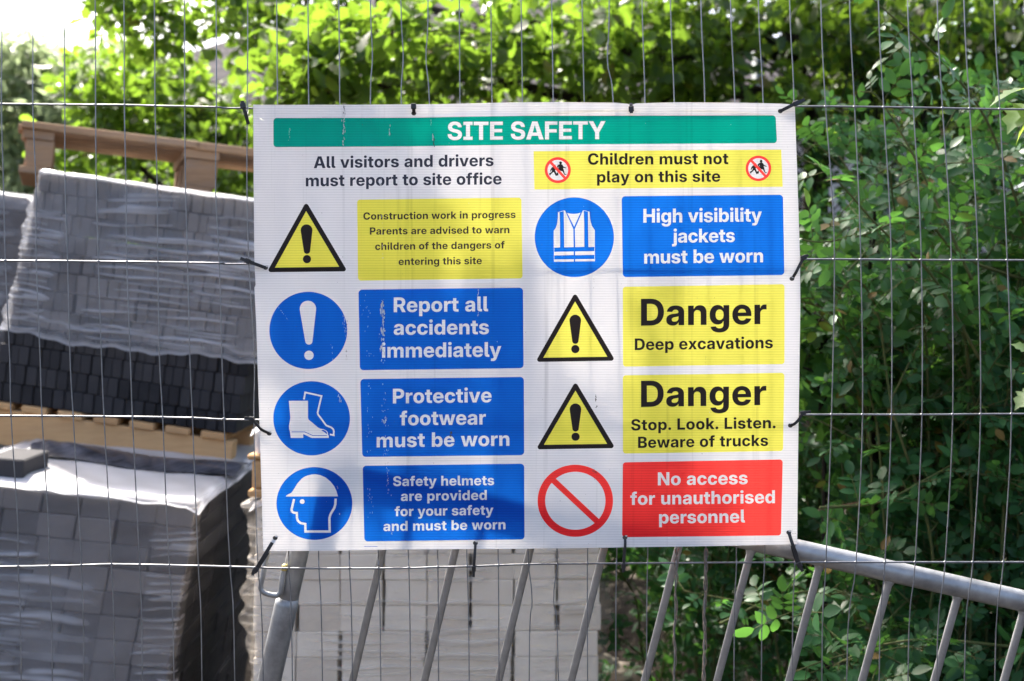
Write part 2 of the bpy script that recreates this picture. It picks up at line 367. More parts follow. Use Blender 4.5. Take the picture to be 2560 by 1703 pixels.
# ---------------------------------------------------------------- the sign: one flat print cut into parts
FONT = json.loads('''{" ":[269,[]],".":[269,[[135,-9,112,-7,91,2,72,16,58,35,49,56,46,79,49,102,58,123,72,142,91,156,112,164,135,167,159,164,179,156,198,142,212,123,221,102,224,79,221,56,212,35,198,16,179,2,159,-7]]],"A":[741,[[11,0,261,728,477,728,730,0,546,0,440,333,425,384,410,436,395,490,379,546,364,604,348,666,389,666,373,604,357,545,342,489,328,436,313,383,298,333,191,0],[176,153,176,281,565,281,565,153]]],"B":[653,[[54,0,54,728,352,728,402,725,447,717,487,704,520,686,548,665,570,639,585,610,595,577,598,542,596,515,590,490,581,467,568,447,553,429,534,413,513,400,490,390,464,383,464,379,493,375,520,367,545,355,567,338,587,318,603,295,615,267,622,237,625,204,621,166,612,131,596,99,573,70,544,46,510,26,469,12,423,3,372,0],[216,130,342,130,376,132,404,140,427,153,443,171,452,192,456,218,454,236,450,252,442,267,432,280,419,291,404,300,386,306,366,310,344,312,216,312],[216,428,332,428,352,429,369,432,385,438,399,446,411,456,420,468,427,482,431,497,432,514,429,538,421,558,406,575,386,588,362,596,334,598,216,598]]],"C":[733,[[379,-11,315,-6,256,9,202,34,153,68,112,110,79,162,54,221,39,289,34,363,39,439,54,506,79,566,113,617,154,660,202,694,257,719,316,734,379,738,421,736,461,730,499,720,535,706,567,688,597,666,623,641,647,613,666,581,682,547,694,509,701,469,535,469,531,488,525,506,517,522,507,536,496,549,484,561,470,571,455,579,438,586,420,590,402,593,382,594,346,591,313,582,284,566,259,545,238,519,222,487,210,450,202,409,200,363,202,317,210,276,222,239,239,208,259,182,284,161,313,146,346,137,382,134,401,134,420,137,438,142,454,148,469,157,483,166,496,178,507,191,516,206,524,222,531,239,536,258,702,258,695,221,684,186,669,152,650,121,627,92,601,67,572,44,539,25,503,10,464,-2,423,-9]]],"D":[711,[[318,0,127,0,127,139,310,139,353,142,390,150,423,163,450,183,473,207,490,238,503,274,510,316,513,364,510,412,503,454,490,490,473,520,450,545,422,564,390,578,352,586,309,589,123,589,123,728,319,728,389,723,453,708,510,683,559,650,601,608,634,558,658,500,673,435,678,364,673,292,658,228,634,170,601,120,560,78,510,44,453,20,389,5],[218,728,218,0,54,0,54,728]]],"E":[612,[[54,0,54,728,574,728,574,589,218,589,218,434,546,434,546,299,218,299,218,138,574,138,574,0]]],"F":[587,[[54,0,54,728,560,728,560,589,218,589,218,414,533,414,533,279,218,279,218,0]]],"H":[731,[[54,0,54,728,218,728,218,440,513,440,513,728,677,728,677,0,513,0,513,302,218,302,218,0]]],"I":[437,[[31,0,31,133,136,133,136,594,31,594,31,728,406,728,406,594,301,594,301,133,406,133,406,0]]],"L":[563,[[54,0,54,728,218,728,218,138,537,138,537,0]]],"N":[743,[[54,0,54,728,230,728,445,381,455,365,466,347,477,327,489,305,501,283,514,258,526,233,538,208,550,181,532,155,530,181,529,209,528,238,526,269,525,299,524,328,524,354,523,378,523,397,523,728,689,728,689,0,513,0,316,316,304,336,291,357,278,380,264,405,250,431,235,459,219,490,202,522,185,556,210,565,213,530,214,497,216,464,217,433,218,404,219,377,220,353,220,333,220,316,220,0]]],"P":[642,[[54,0,54,728,347,728,400,724,447,714,490,697,527,674,558,646,582,611,600,573,611,529,615,482,611,435,600,392,582,353,557,319,526,291,489,268,446,251,398,241,344,237,151,237,151,372,327,372,352,373,374,378,394,386,411,396,425,409,436,424,444,442,449,461,450,482,449,504,444,523,436,540,425,555,411,568,394,578,374,586,352,590,327,592,218,592,218,0]]],"R":[657,[[54,0,54,728,349,728,402,724,449,714,492,698,529,676,560,648,584,614,602,576,613,533,617,486,613,439,602,397,583,359,558,327,526,300,488,278,444,262,395,253,341,250,153,250,153,380,329,380,354,382,376,386,396,393,413,402,427,414,438,429,446,446,451,465,452,486,451,507,446,526,438,543,427,558,413,570,396,580,376,587,354,591,329,592,218,592,218,0],[460,0,291,330,465,330,638,0]]],"S":[660,[[334,-11,275,-8,222,2,175,18,134,40,99,68,72,102,52,141,40,187,35,238,193,238,196,215,202,194,212,176,226,160,242,147,261,137,283,130,308,125,335,124,359,125,381,128,401,134,419,142,433,152,445,164,454,177,459,192,461,208,460,222,455,235,448,246,437,256,424,266,407,274,387,282,363,289,336,295,260,312,197,330,146,354,105,385,75,422,57,465,51,515,55,558,67,597,87,632,114,663,147,689,186,710,230,726,279,735,332,738,386,735,435,726,479,710,517,689,549,662,575,630,594,593,606,552,611,507,456,507,450,535,438,559,420,578,396,592,367,601,333,604,311,603,290,599,272,593,256,586,243,576,232,565,224,553,219,539,218,524,219,510,224,497,231,486,241,476,254,467,270,459,289,452,311,446,335,440,400,426,436,417,468,407,498,395,525,382,548,368,568,351,586,333,600,313,611,292,619,268,624,242,625,215,621,170,610,130,590,94,564,63,531,37,491,16,444,1,392,-8]]],"T":[654,[[26,589,26,728,628,728,628,589,409,589,409,0,245,0,245,589]]],"Y":[718,[[281,0,281,266,11,728,201,728,319,509,330,489,340,469,350,448,360,428,369,406,379,383,347,383,357,406,366,428,375,449,384,469,394,489,405,509,518,728,707,728,443,266,443,0]]],"a":[571,[[208,-9,175,-7,144,-2,116,8,91,22,70,39,53,60,40,85,32,115,30,147,32,176,37,200,46,222,58,241,73,257,90,270,110,282,131,291,155,299,179,305,205,309,232,312,261,315,286,318,307,321,324,324,337,329,347,334,354,341,359,349,360,359,360,362,359,373,356,384,351,394,344,402,335,409,324,414,312,418,298,421,282,422,267,421,252,418,239,414,227,408,217,401,209,393,202,383,197,373,194,361,47,370,54,403,66,432,84,459,106,482,133,501,165,517,201,528,241,535,286,537,320,536,351,532,381,525,408,516,433,505,455,491,473,474,489,455,502,434,511,410,517,385,518,357,518,0,365,0,365,74,362,74,351,57,340,42,326,29,311,17,294,8,276,0,255,-5,233,-8],[255,98,275,99,293,103,310,110,325,119,337,129,348,142,355,157,360,173,361,190,361,241,356,239,351,237,344,234,337,232,329,230,320,228,311,227,302,225,293,223,283,222,273,220,264,219,248,216,234,212,221,207,209,201,200,194,192,186,186,177,183,166,181,154,182,143,186,132,191,123,198,116,207,109,217,104,228,101,241,99]]],"b":[617,[[365,-10,340,-9,318,-5,298,2,279,11,262,21,247,34,233,49,222,65,213,83,210,83,210,0,53,0,53,728,212,728,212,448,214,448,224,465,236,480,249,494,264,507,280,517,299,526,319,532,342,536,366,537,406,533,444,523,479,504,509,480,536,448,557,411,573,367,583,318,586,264,583,210,574,161,558,117,537,79,511,48,480,23,445,5,406,-6],[317,117,339,119,358,125,375,135,390,149,402,166,411,186,419,209,423,235,424,264,423,293,419,319,412,342,402,362,390,379,375,392,358,402,339,408,317,410,296,408,276,402,259,392,243,379,230,362,220,342,212,318,208,293,206,264,208,236,212,210,220,187,230,166,243,149,259,135,276,125,296,119]]],"c":[575,[[297,-11,246,-7,199,4,156,23,120,49,89,81,64,120,45,163,34,211,31,263,34,315,45,363,64,407,89,445,120,477,156,503,199,522,246,534,297,538,331,536,363,531,393,523,421,512,446,498,469,482,489,463,507,442,521,418,533,392,541,365,546,336,394,325,392,338,388,350,384,361,378,371,371,380,364,389,355,396,346,401,336,406,324,409,313,411,300,412,278,410,259,404,242,394,227,380,215,363,205,342,198,319,194,292,192,263,194,234,198,208,205,184,215,164,227,146,242,133,259,122,278,116,300,114,313,115,325,117,336,120,346,125,355,131,364,138,371,146,378,156,383,166,388,178,392,190,394,203,546,193,542,163,534,136,523,110,508,86,491,65,470,45,447,29,422,15,394,4,364,-5,331,-10]]],"d":[617,[[253,-10,211,-6,173,5,138,23,107,48,80,79,59,117,43,161,34,210,31,264,34,318,44,367,60,411,82,448,108,480,139,504,174,523,211,533,251,537,276,536,298,532,318,526,337,517,353,507,368,494,382,480,393,465,403,448,405,448,405,728,565,728,565,0,407,0,407,83,404,83,395,65,384,49,370,34,355,21,338,11,320,2,299,-5,277,-9],[300,117,321,119,341,125,359,135,374,149,387,166,397,187,405,210,409,236,411,264,409,293,405,318,397,342,387,362,374,379,359,392,341,402,321,408,300,410,278,408,259,402,242,392,228,379,215,362,206,342,199,319,194,293,193,264,194,235,199,209,206,186,215,166,228,149,242,135,259,125,279,119]]],"e":[580,[[297,-11,246,-7,199,4,156,23,119,49,88,81,64,119,45,163,34,210,31,263,34,315,45,362,64,406,89,444,119,476,155,503,197,522,242,534,292,538,329,535,364,529,396,519,427,504,454,486,479,465,500,440,518,411,532,379,543,345,549,307,551,267,551,224,87,224,87,321,475,321,402,299,401,322,396,344,389,363,380,380,368,394,353,405,336,413,316,418,295,419,273,418,254,413,237,405,222,393,209,380,200,363,192,345,188,324,187,301,187,231,188,206,193,184,201,164,211,146,224,132,240,120,259,112,279,107,302,106,318,106,333,109,347,113,360,118,371,125,381,133,390,143,397,153,402,165,545,155,536,124,520,95,500,68,475,45,447,26,414,10,378,-2,339,-9]]],"f":[394,[[370,528,370,406,9,406,9,528],[103,0,103,578,105,613,112,643,124,669,140,691,160,709,185,723,213,733,245,739,281,741,301,741,321,740,339,739,356,738,369,736,379,735,368,614,362,614,354,615,345,616,336,616,327,616,318,616,300,615,285,611,275,603,268,592,264,579,262,561,262,0]]],"g":[618,[[302,-213,255,-211,213,-204,175,-193,143,-178,116,-159,93,-137,75,-112,62,-85,54,-55,201,-43,205,-53,211,-63,219,-72,228,-80,240,-86,253,-92,267,-96,284,-98,301,-99,333,-96,359,-87,380,-73,395,-53,404,-27,407,5,407,92,402,92,393,75,382,59,369,45,354,33,337,23,319,15,299,9,276,5,253,4,211,8,173,18,138,36,107,60,81,90,59,126,43,168,34,215,31,267,34,320,44,368,60,411,82,449,108,480,139,505,174,523,211,533,252,537,276,536,299,532,319,525,338,517,355,506,370,493,383,479,395,463,405,447,407,447,407,528,565,528,565,19,562,-31,551,-75,532,-112,507,-143,477,-169,440,-188,398,-202,352,-210],[300,127,322,129,341,135,359,144,374,157,387,174,397,193,405,216,409,241,411,269,409,296,405,322,397,344,387,364,374,381,359,394,341,404,322,410,300,412,279,410,259,404,242,394,228,381,215,365,206,345,199,322,194,297,193,269,194,241,199,215,206,193,215,173,228,157,242,144,260,134,279,129]]],"h":[609,[[212,295,212,0,53,0,53,728,211,728,211,391,190,391,208,433,230,468,257,498,290,520,329,533,374,537,409,534,442,526,471,513,496,494,517,471,534,442,547,410,554,374,556,333,556,0,397,0,397,302,394,332,387,357,373,376,356,391,333,400,307,402,289,401,272,397,257,390,244,381,233,369,224,355,217,337,213,318]]],"i":[264,[[53,0,53,528,212,528,212,0],[132,588,109,591,88,598,70,611,56,628,48,647,45,669,48,691,56,710,70,726,88,739,109,747,132,749,155,747,176,739,194,726,208,710,216,691,219,669,216,647,208,628,194,611,176,598,155,591]]],"j":[265,[[53,528,212,528,212,-32,210,-69,202,-101,190,-128,172,-152,150,-171,123,-185,92,-196,57,-202,17,-204,-33,-204,-33,-80,-5,-80,14,-79,29,-74,40,-66,47,-55,51,-40,53,-21],[132,588,109,591,88,598,70,611,56,628,48,647,45,669,48,691,56,710,70,726,88,739,109,747,132,749,156,747,177,739,195,726,208,710,217,691,220,669,217,647,208,628,195,611,177,598,156,591]]],"k":[572,[[196,144,196,333,216,333,382,528,566,528,336,259,296,259],[53,0,53,728,212,728,212,0],[390,0,238,224,343,336,575,0]]],"l":[297,[[226,-1,171,3,127,14,94,34,71,62,57,99,53,146,53,728,212,728,212,163,213,149,216,138,221,130,229,125,239,121,253,120,257,120,262,120,266,121,270,121,273,121,276,122,286,4,278,3,269,2,259,0,249,-1,238,-1]]],"m":[905,[[53,0,53,528,203,528,207,401,197,401,207,431,220,456,235,478,253,497,272,512,293,523,316,531,339,536,363,538,400,534,433,522,462,502,487,475,504,439,516,397,500,397,509,426,521,452,537,475,556,494,577,510,600,522,625,531,651,536,679,538,711,535,741,528,768,516,793,499,813,478,830,452,843,423,850,390,853,353,853,0,693,0,693,319,691,346,683,368,670,385,654,397,634,404,612,407,596,406,581,402,568,396,557,387,547,376,539,364,534,350,530,334,529,316,529,0,376,0,376,322,374,346,366,367,354,384,338,397,318,404,296,407,281,406,266,402,253,396,241,387,231,376,223,363,217,348,213,331,212,312,212,0]]],"n":[609,[[212,295,212,0,53,0,53,528,207,528,208,391,190,391,208,433,230,468,257,498,290,520,329,533,374,537,409,534,442,526,471,513,496,494,517,471,534,442,547,410,554,374,556,333,556,0,397,0,397,302,394,332,387,357,373,376,356,391,333,400,307,402,289,401,272,397,257,390,244,381,233,369,224,355,217,337,213,318]]],"o":[600,[[300,-11,248,-7,201,4,158,23,121,49,89,81,64,119,46,162,34,210,31,263,34,316,46,364,64,407,89,445,121,477,158,503,201,522,248,534,300,538,352,534,399,522,442,503,479,477,510,445,536,407,554,364,565,316,569,263,565,210,554,162,536,119,510,81,479,49,442,23,399,4,352,-7],[300,115,321,117,340,123,357,133,372,147,384,164,394,184,401,208,406,234,407,263,406,292,401,319,394,342,384,363,372,380,357,394,340,404,321,410,300,412,279,410,260,404,243,394,228,380,215,363,205,342,198,319,194,292,192,263,194,234,198,208,205,184,215,164,228,147,243,133,260,123,279,117]]],"p":[617,[[53,-204,53,528,210,528,210,450,214,450,223,466,235,481,248,495,263,507,280,517,299,526,319,532,341,536,366,537,406,533,444,523,479,504,509,480,536,448,557,411,573,367,583,318,586,264,583,210,574,161,558,117,537,79,511,48,480,23,445,5,406,-6,365,-10,341,-9,318,-5,298,2,280,11,263,21,248,34,235,48,224,64,215,81,212,81,212,-204],[317,117,339,119,358,125,375,135,390,149,402,166,411,186,419,209,423,235,424,264,423,293,419,319,412,342,402,362,390,379,375,392,358,402,339,408,317,410,296,408,276,402,259,392,243,379,230,362,220,342,212,318,208,293,206,264,208,236,212,210,220,187,230,166,243,149,259,135,276,125,296,119]]],"r":[397,[[53,0,53,528,207,528,207,435,210,435,222,465,237,490,256,509,279,522,306,530,337,532,346,532,354,532,361,531,369,531,376,530,383,529,383,393,376,395,366,396,354,397,342,397,330,398,318,398,298,396,280,392,263,384,248,374,236,361,226,345,218,327,213,306,212,283,212,0]]],"s":[546,[[276,-12,231,-10,191,-3,153,9,120,24,91,44,67,68,48,95,35,126,28,160,182,169,188,149,198,132,212,118,230,108,251,102,276,100,300,102,319,106,335,114,347,124,354,136,356,149,355,161,349,171,340,180,327,187,311,193,291,198,197,216,150,228,111,246,80,269,58,297,45,331,41,369,44,402,53,432,69,458,90,481,117,501,148,516,185,528,226,535,271,537,315,535,354,528,390,517,422,501,448,482,470,460,487,433,499,404,504,371,360,362,355,380,347,395,334,408,317,418,297,424,275,426,254,424,236,420,220,412,209,402,202,391,200,377,201,366,206,356,215,347,226,339,242,333,261,328,362,309,411,297,450,280,480,259,501,233,514,202,518,166,515,132,505,101,488,72,464,48,436,27,402,10,364,-2,322,-9]]],"t":[380,[[355,528,355,406,9,406,9,528],[92,664,251,664,251,166,252,152,256,140,262,131,270,126,283,122,299,121,307,121,316,122,327,122,337,123,345,123,352,124,361,2,347,0,333,-1,316,-2,299,-3,282,-3,266,-3,212,1,168,13,135,34,111,62,97,99,92,145]]],"u":[609,[[235,-9,200,-7,167,1,138,15,113,34,92,57,75,85,62,118,55,154,53,195,53,528,212,528,212,226,215,196,223,171,236,151,254,137,276,128,302,125,320,127,337,131,352,137,365,147,376,159,385,173,392,191,396,210,397,233,397,528,556,528,556,0,402,0,401,137,419,137,401,95,379,59,352,30,319,8,280,-5]]],"v":[582,[[200,0,7,528,175,528,256,272,266,238,276,205,285,171,294,137,302,102,311,68,276,68,284,102,293,137,301,171,310,205,319,238,329,272,409,528,575,528,381,0]]],"w":[844,[[166,0,6,528,173,528,216,349,225,311,234,272,243,231,251,190,260,147,268,104,248,104,257,147,267,189,276,231,286,272,296,311,305,349,351,528,493,528,538,349,548,311,557,272,567,231,576,190,586,147,595,104,575,104,584,147,592,189,600,231,609,272,617,311,625,349,668,528,838,528,678,0,514,0,456,199,450,219,445,240,440,262,434,284,429,307,424,329,419,352,413,374,408,395,436,395,430,374,425,352,420,330,415,307,409,284,404,262,399,240,393,219,387,199,329,0]]],"x":[562,[[9,0,217,315,215,227,21,528,193,528,235,456,248,432,261,407,273,383,285,360,297,336,309,313,257,313,269,336,281,360,293,383,306,407,319,432,333,456,376,528,545,528,346,226,348,314,553,0,381,0,332,81,319,105,306,129,293,153,281,176,269,199,257,222,304,222,292,199,280,176,268,153,256,129,243,105,229,81,180,0]]],"y":[583,[[60,-199,75,-78,124,-80,139,-81,151,-80,163,-78,172,-74,180,-69,187,-61,193,-52,197,-41,201,-27,208,0,7,528,175,528,257,272,267,238,276,205,285,171,293,137,302,103,310,68,270,68,278,103,287,137,296,171,305,205,315,239,325,272,410,528,576,528,349,-69,337,-98,324,-123,308,-144,291,-163,271,-178,249,-190,224,-199,196,-204,165,-206,147,-205,128,-205,110,-204,93,-203,76,-201]]]}''')
SIGN_Y = -0.012
def warp(px, py):
    """slight buckling of the plastic sheet between its ties, metres towards the fence"""
    return (0.0022 * math.sin(px / 150.0 + 0.7) * math.sin(py / 210.0 + 1.1)
            + 0.0016 * math.sin(px / 61.0) * math.exp(-((py - 262) / 60.0) ** 2)
            + 0.0015 * math.sin(py / 85.0) * math.exp(-((px - 640) / 70.0) ** 2))
def sp(px, py, back=0.0):
    y = SIGN_Y + warp(px, py) + back
    return P(px, py, CAM_D + y)

regions = []          # (part key, material key, contours, bbox)
def reg(key, mat, contours):
    cs = [np.array(c, dtype=float) for c in contours]
    a = np.vstack(cs)
    regions.append((key, mat, cs, (a[:, 0].min(), a[:, 1].min(), a[:, 0].max(), a[:, 1].max())))

def rpoly(pts, r, n=5):
    """polygon with rounded corners"""
    out = []
    m = len(pts)
    for i in range(m):
        a, b, c = (np.array(pts[(i + k) % m], float) for k in (-1, 0, 1))
        u = (a - b) / np.linalg.norm(a - b); v = (c - b) / np.linalg.norm(c - b)
        ang = math.acos(max(-1, min(1, float(u @ v))))
        t = r / math.tan(ang / 2)
        p0, p2 = b + u * t, b + v * t
        for k in range(n + 1):
            s = k / n
            w = math.sin(ang / 2)                       # rational quadratic = exact arc
            q = (1 - s) ** 2 * p0 + 2 * s * (1 - s) * w * b + s * s * p2
            out.append(q / ((1 - s) ** 2 + 2 * s * (1 - s) * w + s * s))
    return out
def ell(cx, cy, rx, ry, n=72):
    return [(cx + rx * math.cos(2 * math.pi * k / n), cy + ry * math.sin(2 * math.pi * k / n)) for k in range(n)]
def hull(pts):
    pts = sorted(set((round(x, 3), round(y, 3)) for x, y in pts))
    def half(ps):
        h = []
        for p in ps:
            while len(h) > 1 and (h[-1][0] - h[-2][0]) * (p[1] - h[-2][1]) - (h[-1][1] - h[-2][1]) * (p[0] - h[-2][0]) <= 0: h.pop()
            h.append(p)
        return h
    a = half(pts); b = half(pts[::-1])
    return a[:-1] + b[:-1]
def excl(cx, top, wt, bot, wb, lean=0.0):
    rt, rb = wt / 2, wb / 2
    return hull(ell(cx, top + rt, rt, rt, 40) + ell(cx + lean, bot - rb, rb, rb, 28))
def stroke(pts, w, close=False):
    """list of polygons for a mitred poly-line"""
    pts = [np.array(p, float) for p in pts]
    L, Rr = [], []
    for i, p in enumerate(pts):
        d = []
        if i > 0: d.append((p - pts[i - 1]) / np.linalg.norm(p - pts[i - 1]))
        if i < len(pts) - 1: d.append((pts[i + 1] - p) / np.linalg.norm(pts[i + 1] - p))
        n = sum(np.array([-q[1], q[0]]) for q in d); n /= np.linalg.norm(n)
        k = w / 2 / max(0.45, float(n @ np.array([-d[0][1], d[0][0]])))
        L.append(p + n * k); Rr.append(p - n * k)
    return [np.vstack([L, Rr[::-1]])]
def text(key, mat, s, x0, y0, x1, y1, cap):
    """lettering from (x0,y0) to (x1,y1) on the baseline, capitals cap pixels high"""
    k = cap / 727.0
    glyphs = [FONT[c] for c in s]
    def ink(g): return (min(min(c[0::2]) for c in g[1]), max(max(c[0::2]) for c in g[1]))
    adv = [g[0] for g in glyphs]
    l0 = ink(glyphs[0])[0]; last = ink(glyphs[-1])[1]
    nat = sum(adv[:-1]) + last - l0
    need = (x1 - x0) / k
    ratio = need / nat
    wid = 1 + (ratio - 1) * 0.55                          # part wider letters, part wider spacing
    track = (need - nat * wid) / max(1, len(s) - 1)
    slope = (y1 - y0) / (x1 - x0)
    pen = -l0 * wid
    for g, a in zip(glyphs, adv):
        cs = []
        for c in g[1]:
            X = x0 + (np.array(c[0::2]) * wid + pen) * k
            Y = y0 - np.array(c[1::2]) * k + slope * (X - x0)
            cs.append(np.column_stack([X, Y]))
        if cs: reg(key, mat, cs)
        pen += a * wid + track

OUT = [(633, 262), (760, 262.3), (900, 262), (1031, 261), (1100, 260.5), (1250, 257), (1400, 255.6), (1540, 257), (1568, 259.5), (1578, 262.5),
       (1590, 258.5), (1700, 256), (1850, 257), (1950, 259), (1987, 262), (1992, 400), (1996, 521), (2000, 640), (2001, 760), (1999, 900),
       (1996, 1086), (1994, 1250), (1993, 1361), (1800, 1365), (1600, 1368), (1310, 1372), (1000, 1374), (820, 1377), (658, 1378), (653, 1200),
       (646, 978), (640, 800), (636, 720), (639, 712), (636, 660), (634, 450)]
reg("board", WHITE, [OUT])
reg("header_panel", GRN, [rpoly([(683.6, 295.2), (1031, 294.4), (1310, 289.7), (1939, 288.8), (1942.6, 358), (1310, 361.9), (1031, 366), (683.6, 368)], 8, 4)])
text("header_panel/lettering", WHITE, "SITE SAFETY", 1119, 350.2, 1514, 348.2, 45.3)
text("visitor_notice", NAVY, "All visitors and drivers", 784.3, 420.8, 1234, 415.4, 29.6)
text("visitor_notice", NAVY, "must report to site office", 764.5, 466.3, 1254, 461.2, 29.6)

def warn(key, A, B, C, a, b, c, ex, dot):
    reg(key, BLK, [rpoly([A, C, B], 5.8)])
    reg(key, YEL, [[a, c, b]])
    reg(key + "/exclamation_mark", BLK, [excl(*ex)])
    reg(key + "/exclamation_mark", BLK, [ell(*dot)])
warn("warning_triangle:1", (765.4, 504), (667, 680.8), (869, 678.7), (765.4, 527.9), (687.3, 669.3), (848, 667.2), (766.4, 561.2, 29.5, 634.9, 16, 1), (767.4, 648, 10.3, 10.3, 40))
warn("warning_triangle:2", (1437.7, 731), (1338.5, 905), (1538.5, 902), (1437.7, 754), (1358.4, 894.5), (1518.5, 892.2), (1438.2, 787, 29, 859.8, 16, 0.2), (1438.3, 872.9, 10.3, 10.3, 40))
warn("warning_triangle:3", (1438.6, 953.5), (1339.5, 1123.9), (1538.5, 1120.5), (1438.6, 976.8), (1359.6, 1112.2), (1517.9, 1109.9), (1438.7, 1008.9, 29, 1079.3, 16, 0.2), (1438.9, 1092, 10.3, 10.3, 40))

def panel(key, mat, quad, r, tm, lines):
    reg(key, mat, [rpoly(quad, r) if r else quad])
    for ln in lines: text(key + "/lettering", tm, *ln)
panel("text_panel:construction", YEL, [(892.8, 499.3), (1303.5, 494.2), (1306.5, 696.3), (895, 701.7)], 7.5, BRN, [
    ("Construction work in progress", 908.4, 549.6, 1289, 545.3, 18.2), ("Parents are advised to warn", 924.6, 586.9, 1273.5, 583.3, 18.2),
    ("children of the dangers of", 937.8, 625.2, 1261.5, 621.3, 18.2), ("entering this site", 996.5, 662.9, 1204.6, 660.6, 18.2)])
panel("text_panel:children", YEL, [(1333.8, 378.2), (1953, 374.3), (1956.9, 467), (1336, 473.8)], 0, BLK, [
    ("Children must not", 1469.8, 412.1, 1820.8, 410.6, 28.6), ("play on this site", 1492.7, 456.6, 1800.6, 454.5, 28.6)])
panel("text_panel:jackets", BLU, [(1554.1, 490.8), (1957.5, 487.2), (1961, 687.7), (1557, 693)], 9, WHITE, [
    ("High visibility", 1608.5, 557, 1904.6, 554, 34.5), ("jackets", 1680.7, 606.9, 1837.2, 605.2, 34), ("must be worn", 1610.6, 659.5, 1907.6, 655.9, 34)])
panel("text_panel:accidents", BLU, [(896.2, 724.4), (1307.6, 719.3), (1309, 920.7), (899.8, 925.7)], 9, WHITE, [
    ("Report all", 984.4, 780.8, 1220.5, 778.5, 37), ("accidents", 984.4, 837.5, 1222.3, 835.7, 37), ("immediately", 954.7, 894.5, 1253.2, 892.2, 37)])
panel("text_panel:footwear", BLU, [(900.7, 948), (1309.6, 942.6), (1310.5, 1138), (905.7, 1142.5)], 9, WHITE, [
    ("Protective", 982.3, 1008.9, 1228.9, 1005.9, 36.6), ("footwear", 999.6, 1063.8, 1214.6, 1061.5, 36), ("must be worn", 941.7, 1118.8, 1273.4, 1114.9, 36)])
panel("text_panel:helmets", BLU, [(906.6, 1164.6), (1310.5, 1159.5), (1311.4, 1348.7), (911, 1353.7)], 9, WHITE, [
    ("Safety helmets", 982.9, 1215.6, 1235.4, 1213, 24.6), ("are provided", 1002.2, 1252.8, 1217, 1249.8, 24.6),
    ("for your safety", 986.8, 1290.8, 1233.3, 1287.2, 24.6), ("and must be worn", 958.6, 1327.9, 1263.6, 1323.5, 24.6)])
panel("text_panel:excavations", YEL, [(1557, 717.2), (1961.3, 710.7), (1961.3, 910.3), (1557.4, 916.8)], 7.5, BLK, [
    ("Danger", 1602.5, 814.6, 1916.5, 810.3, 67), ("Deep excavations", 1587, 875.8, 1932.2, 870.8, 29.4)])
panel("text_panel:trucks", YEL, [(1557, 938.5), (1961, 932.3), (1957.5, 1127.7), (1557.4, 1134.2)], 7.5, BLK, [
    ("Danger", 1602.5, 1017.8, 1915.9, 1012.7, 65.5), ("Stop. Look. Listen.", 1577.9, 1076.6, 1939, 1070.7, 28.3), ("Beware of trucks", 1595.1, 1120.3, 1920.3, 1114.9, 28.3)])
panel("text_panel:access", RED, [(1557.1, 1156.2), (1956.9, 1148.8), (1952.4, 1338.9), (1555.3, 1343.3)], 7.5, WHITE, [
    ("No access", 1644.7, 1213.6, 1869, 1210.6, 32.3), ("for unauthorised", 1575.8, 1262.6, 1937.3, 1258.1, 32.3), ("personnel", 1647.7, 1309.2, 1862.4, 1306.5, 32.3)])

def crop(pts, s, ox, oy): return [(x / s + ox, y / s + oy) for x, y in pts]
# children crossed out, twice
FIG = [[(1010, 545), (1045, 535), (1100, 535), (1150, 560), (1200, 640), (1250, 665), (1325, 690), (1320, 715), (1250, 712), (1185, 690), (1215, 790),
        (1225, 850), (1265, 965), (1330, 968), (1328, 990), (1250, 1012), (1212, 950), (1150, 835), (1080, 835), (985, 760), (970, 735), (908, 640), (940, 590)],
       [(740, 650), (690, 678), (640, 740), (610, 840), (625, 862), (652, 852), (695, 765), (690, 850), (640, 900), (562, 950), (603, 1030), (632, 1020),
        (640, 985), (760, 880), (782, 882), (860, 1048), (970, 1022), (972, 940), (955, 885), (890, 942), (830, 800), (860, 780), (790, 690)],
       [(815, 550), (870, 600), (820, 640), (780, 600)]]
for key, (cx, cy_, rr, ri) in (("prohibition_disc:left", (1394.5, 425.6, 32.6, 25.7)), ("prohibition_disc:right", (1896, 421.2, 32, 25.5))):
    reg(key, RED, [ell(cx, cy_, rr, rr)])
    reg(key, WHITE, [ell(cx, cy_, ri, ri)])
    sc = 17.418 * 32.6 / rr
    for f in FIG: reg(key + "/running_children", BLK, [[(cx + (x - 950) / sc, cy_ + (y - 795) / sc) for x, y in f]])
    reg(key + "/running_children", BLK, [ell(cx + 120 / sc, cy_ - 320 / sc, 60 / sc, 62 / sc, 24)])
    gap = [(978, 655), (998, 640), (1000, 690), (988, 725)]
    reg(key, WHITE, [[(cx + (x - 950) / sc, cy_ + (y - 795) / sc) for x, y in gap]])
    a = R(47.7); dx, dy = math.cos(a) * (ri + 1), math.sin(a) * (ri + 1)
    for q in stroke([(cx - dx, cy_ - dy), (cx + dx, cy_ + dy)], 6.7 * rr / 32.6): reg(key, RED, [q])
# plain prohibition ring
reg("prohibition_ring", RED, [ell(1438.3, 1252.2, 94.3, 90.1, 96), ell(1438.3, 1252.2, 75.4, 72.5, 96)[::-1]])
for q in stroke([(1378, 1196), (1498.5, 1309)], 14.9): reg("prohibition_ring", RED, [q])
